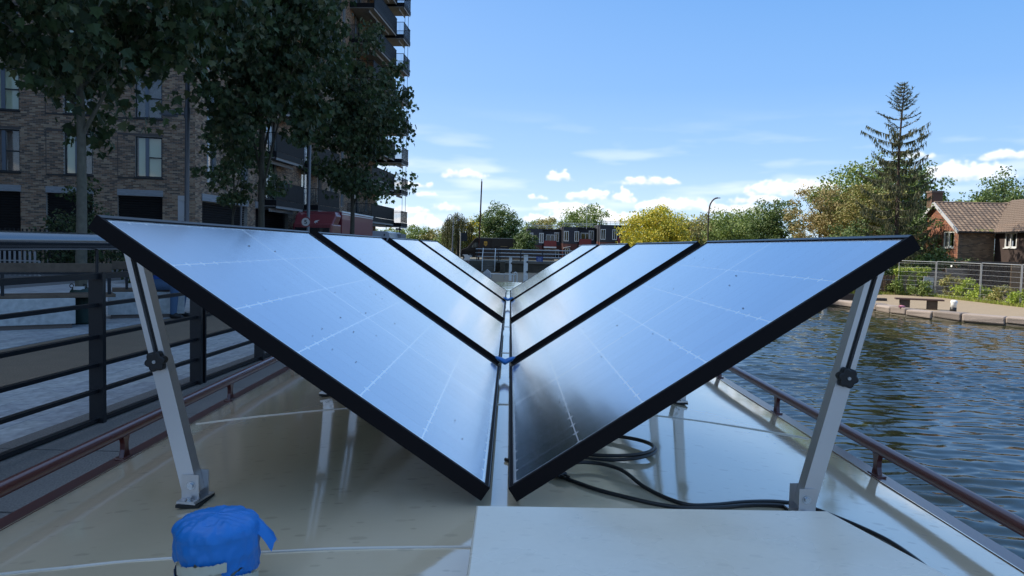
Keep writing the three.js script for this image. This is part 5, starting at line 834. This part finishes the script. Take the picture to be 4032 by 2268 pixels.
{ const t = thing('moored_boat', 'blue hulled boat moored ahead on the right', 'boat', P(2.3, 0, 15.5), -.03), m = phys([.012, .03, .16], .35, { clearcoat: .6 }); part('hull', (() => { const g = prism([[-.85, -.4], [.85, -.4], [1.0, .8], [.95, .95], [-.95, .95], [-1.0, .8]], 9, .03); g.translate(0, 0, -9); return g; })(), m, t); part('cabin', prism([[-.75, .95], [.75, .95], [.68, 1.6], [-.68, 1.6]], 6.5, .03).translate(0, 0, -8), m, t); part('cabin_roof', rbox(1.6, .06, 6.8, .02, 0, 1.66, -4.8), std([.45, .44, .4], .5), t); for (let i = 0; i < 4; i++) part('porthole', (() => { const g = new THREE.TorusGeometry(.14, .025, 6, 18); g.rotateY(Math.PI / 2); g.translate(-.74, 1.3, -2.6 - i * 1.4); return g; })(), M.steel, t); for (let i = 0; i < 5; i++) part('roof_board', box(1.2, .04, .14, 0, 1.71, -2 - i * .4), M.greyWood, t); }
// far houses
function terraceHouse(x, d, w, top, label, wings = true) {
  const t = thing('terrace_house', label, 'house', P(x, .4, d), 0, 'dark clad terrace beyond the lock'), H = top - .4, slate = std([.032, .034, .045], .7, 0, { map: grain }), brick = std([.13, .05, .04], .9, 0, { map: grain }), red = std([.20, .035, .03], .7);
  part('brick_storeys', planeUV(box(w, H - 2.6, 6, w / 2, (H - 2.6) / 2, -3)), brick, t); part('slate_storey', planeUV(box(w * .98, 2.6, 6, w / 2, H - 1.3, -3)), slate, t); part('slate_bay', planeUV(box(w * .42, 2.75, 1.2, w * .24, H - 1.3, .6)), slate, t); part('brick_bay', planeUV(box(w * .42, H - 2.7, 1.15, w * .24, (H - 2.7) / 2, .57)), brick, t);
  part('balcony_front', planeUV(box(w * .36, 1.0, .08, w * .68, H - 2.35, 1.1)), red, t); part('balcony_floor', box(w * .36, .25, 1.2, w * .68, H - 2.98, .6), M.frameWhite, t);
  const win = (a, b, z, ww, hh) => { const o = V3(a, b, z), g = sub('window', t, 0, 0, 0); part('frame', merge([box(ww, .1, .08, a + ww / 2, b + .05, z), box(ww, .1, .08, a + ww / 2, b + hh - .05, z), box(.1, hh - .2, .08, a + .05, b + hh / 2, z), box(.1, hh - .2, .08, a + ww - .05, b + hh / 2, z), box(.08, hh - .2, .07, a + ww / 2, b + hh / 2, z)]), M.frameWhite, g); part('pane', box(ww - .2, hh - .2, .03, a + ww / 2, b + hh / 2, z - .01), M.darkGlass, g); };
  win(w * .05, H - 2.3, 1.22, .8, 1.7); win(w * .36, H - 2.3, 1.22, .75, 1.7); win(w * .56, H - 2.0, .05, 1.6, 1.2); win(w * .80, H - 2.0, .05, .8, 1.6); win(w * .53, H - 4.8, .05, 1.2, 1.5); win(w * .75, H - 4.8, .05, 1.2, 1.5); win(w * .1, H - 4.6, 1.2, .8, 1.1);
  part('porch_roof', merge([box(1.2, .08, .9, w * .14, H - 3.3, 1.6, 0, .25), box(1.0, .08, .9, w * .9, H - 3.4, .4, 0, -.25)]), M.frameWhite, t);
  const rails = [bar(V3(.2, H + .75, .8), V3(w - .2, H + .75, .8), .03), bar(V3(.2, H + .4, .8), V3(w - .2, H + .4, .8), .03), bar(V3(.2, H + .75, -3), V3(w - .2, H + .75, -3), .03)]; for (let k = .3; k < w; k += 1.6) rails.push(bar(V3(k, H, .8), V3(k, H + .75, .8), .025), bar(V3(k, H, -3), V3(k, H + .75, -3), .025)); part('roof_rail', merge(rails), M.galv, t).userData.kind = 'stuff';
  part('parapet', box(w, .16, 6.4, w / 2, H + .06, -2.8), std([.05, .05, .055], .8), t);
}
terraceHouse(2.7, 126, 5.9, 5.6, 'terrace house beside the round tree, nearest the lock'); terraceHouse(8.6, 124.5, 5.7, 6.0, 'middle terrace house of the dark clad row'); terraceHouse(14.4, 122, 6.2, 6.4, 'terrace house partly behind the yellow tree'); terraceHouse(27, 111, 3.8, 6.5, 'small stretch of dark terrace right of the yellow tree'); terraceHouse(30.6, 106, 5.2, 7.0, 'dark terrace house among the trees near the curved lamp');
{ const t = thing('roof_aerial', 'thin television aerial above the terrace roofs', 'aerial', P(12.6, 6, 123)); part('mast', bar(V3(0, -.2, 0), V3(0, 3.4, 0), .04), M.galv, t); part('antenna', merge([bar(V3(-.6, 3.3, 0), V3(.5, 3.35, 0), .03), ...[0, 1, 2, 3].map((i) => bar(V3(-.5 + i * .3, 3.1, 0), V3(-.5 + i * .3, 3.55, 0), .02))]), M.galv, t); }
// trees beyond the lock
const farTrees = 'trees beyond the lock';
const ft = (label, x, d, top, rx, ry, cols, seed, more = {}) => tree(more.name ?? 'lock_tree', label, P(x, .5, d), { seed, height: top - .5, rx, ry, trunk: .22, leaves: 5200, clumps: 80, clumpR: .24, size: .24, cols: GREENS[cols], under: 1, ...more }, farTrees);
ft('dense round green tree behind the brown van', -1.5, 96, 8.1, 3.15, 3.7, 'dark', 201, { leaves: 15000, clumps: 170, size: .2, clumpR: .2, rough: .12 });
ft('low green shrub tree hiding the back of the brown van', 1.7, 84, 4.6, 1.5, 1.9, 'dark', 202, { leaves: 4500, size: .17 });
ft('glowing yellow tree in front of the terrace', 14.8, 76, 6.95, 3.5, 3.3, 'yellow', 203, { leaves: 15000, clumps: 150, size: .2, rough: .2 });
ft('yellow green tree at the right foot of the yellow one', 18.6, 80, 5.4, 2.2, 2.4, 'olive', 204, { leaves: 6000 });
ft('green tree rising behind the terrace on the left', 13.2, 138, 10.2, 5.2, 4.4, 'mid', 205, { leaves: 9000, size: .3 });
ft('pale green tree behind the middle of the terrace', 7.0, 140, 8.2, 3.6, 3.0, 'olive', 206, { size: .3 });
ft('green tree top just right of the round tree', 4.2, 140, 7.6, 2.6, 3.0, 'mid', 207, { size: .3 });
ft('green trees behind the yellow tree on its right', 24.2, 120, 9.2, 4.2, 4.0, 'mid', 208, { leaves: 8000, size: .28 });
ft('olive tree beside the curved lamp post', 20.8, 84, 6.2, 3.0, 2.9, 'olive', 209, { leaves: 9000, clumps: 110 });
ft('green tree right of the curved lamp post', 26.0, 90, 7.4, 3.0, 3.4, 'mid', 210, { leaves: 8500, clumps: 110 });
ft('tall tree joining the far bank trees', 31.5, 96, 8.6, 3.4, 3.9, 'mid', 211, { leaves: 8500, clumps: 110 });
ft('tree behind the dark terrace on the right', 33, 118, 9.4, 4.5, 4.2, 'olive', 212, { size: .28 });
ft('golden tree between the willow and the mast', -4.6, 101, 6.7, 1.7, 2.9, 'yellow', 213, { leaves: 5000, size: .18 });
[[-20.5, 128, 5.0, 3.2, 'dark'], [-17.2, 134, 6.0, 3.6, 'mid'], [-13.6, 132, 5.6, 3.2, 'olive'], [-10.6, 128, 4.8, 3.0, 'mid'], [-24.5, 150, 5.9, 4.2, 'mid'], [-29, 150, 6.4, 4.2, 'dark'], [-8.2, 126, 4.6, 2.6, 'dark']].forEach(([x, d, top, rx, c], i) => ft(['dark tree beside the grey trailer', 'tree on the skyline left of the willow', 'olive tree below the skyline left of the willow', 'tree close to the left of the willow', 'distant tree behind the white van', 'distant tree by the end of the brick block', 'dark tree at the foot of the willow'][i], x, d, top, rx, top * .5, c, 230 + i, { leaves: 5000, size: .28 }));
{ // woods closing the horizon, too far off to tell the trees apart
  const r = mulberry(91), L = new Leaves('leaf'); for (let i = 0; i < 150; i++) { const a = -1.25 + 2.5 * i / 150 + rrS(r, .01), R = 215 + rrS(r, 22), h = 3.2 + 2.4 * fbm(i * .13, 3, 1, 3) * 2; clump(L, r, Math.sin(a) * R, h * .9, -Math.cos(a) * R, 5, Math.max(2.4, h), 170, .95, i % 3 ? GREENS.mid : GREENS.olive); }
  const g = part(numbered('distant_wood'), L.geo(), leafMat, scene); g.userData = { kind: 'stuff', label: 'distant belt of trees along the horizon', category: 'wood' };
}
{
  const t = thing('willow_tree', 'weeping willow with hanging strands beyond the lock', 'tree', P(-7.1, .9, 99)), r = mulberry(44), L = new Leaves('needle'), c = [[.09, .11, .03], [.12, .12, .035], [.07, .09, .028], [.15, .13, .045]];
  part('trunk', taper([V3(0, 0, 0), V3(.1, 2, 0), V3(-.1, 4, 0), V3(0, 5.2, 0)], .3, .1), M.bark, t); const br = [];
  for (let i = 0; i < 240; i++) { const a = r() * 6.28, q = Math.sqrt(r()) * 2.15, x = Math.cos(a) * q, z = Math.sin(a) * q, top = 5.8 - q * q * .35 + rrS(r, .4), len = 1.2 + r() * 3.6; if (i % 12 === 0) br.push(taper([V3(0, 4, 0), V3(x * .5, top - .1, z * .5), V3(x, top, z)], .07, .015, 6, 5)); for (let s = 0; s < len; s += .07) { const cc = c[(r() * 4) | 0]; L.add(x + rrS(r, .09), top - s, z + rrS(r, .09), .2, rrS(r, 1), .2, rrS(r, 1), rrS(r, .3), -.95, rrS(r, .3), cc, .4); } }
  part('limbs', merge(br), M.bark, t); part('crown', L.geo(), leafMat, t).userData.kind = 'stuff';
}
renderer.render(scene, camera);
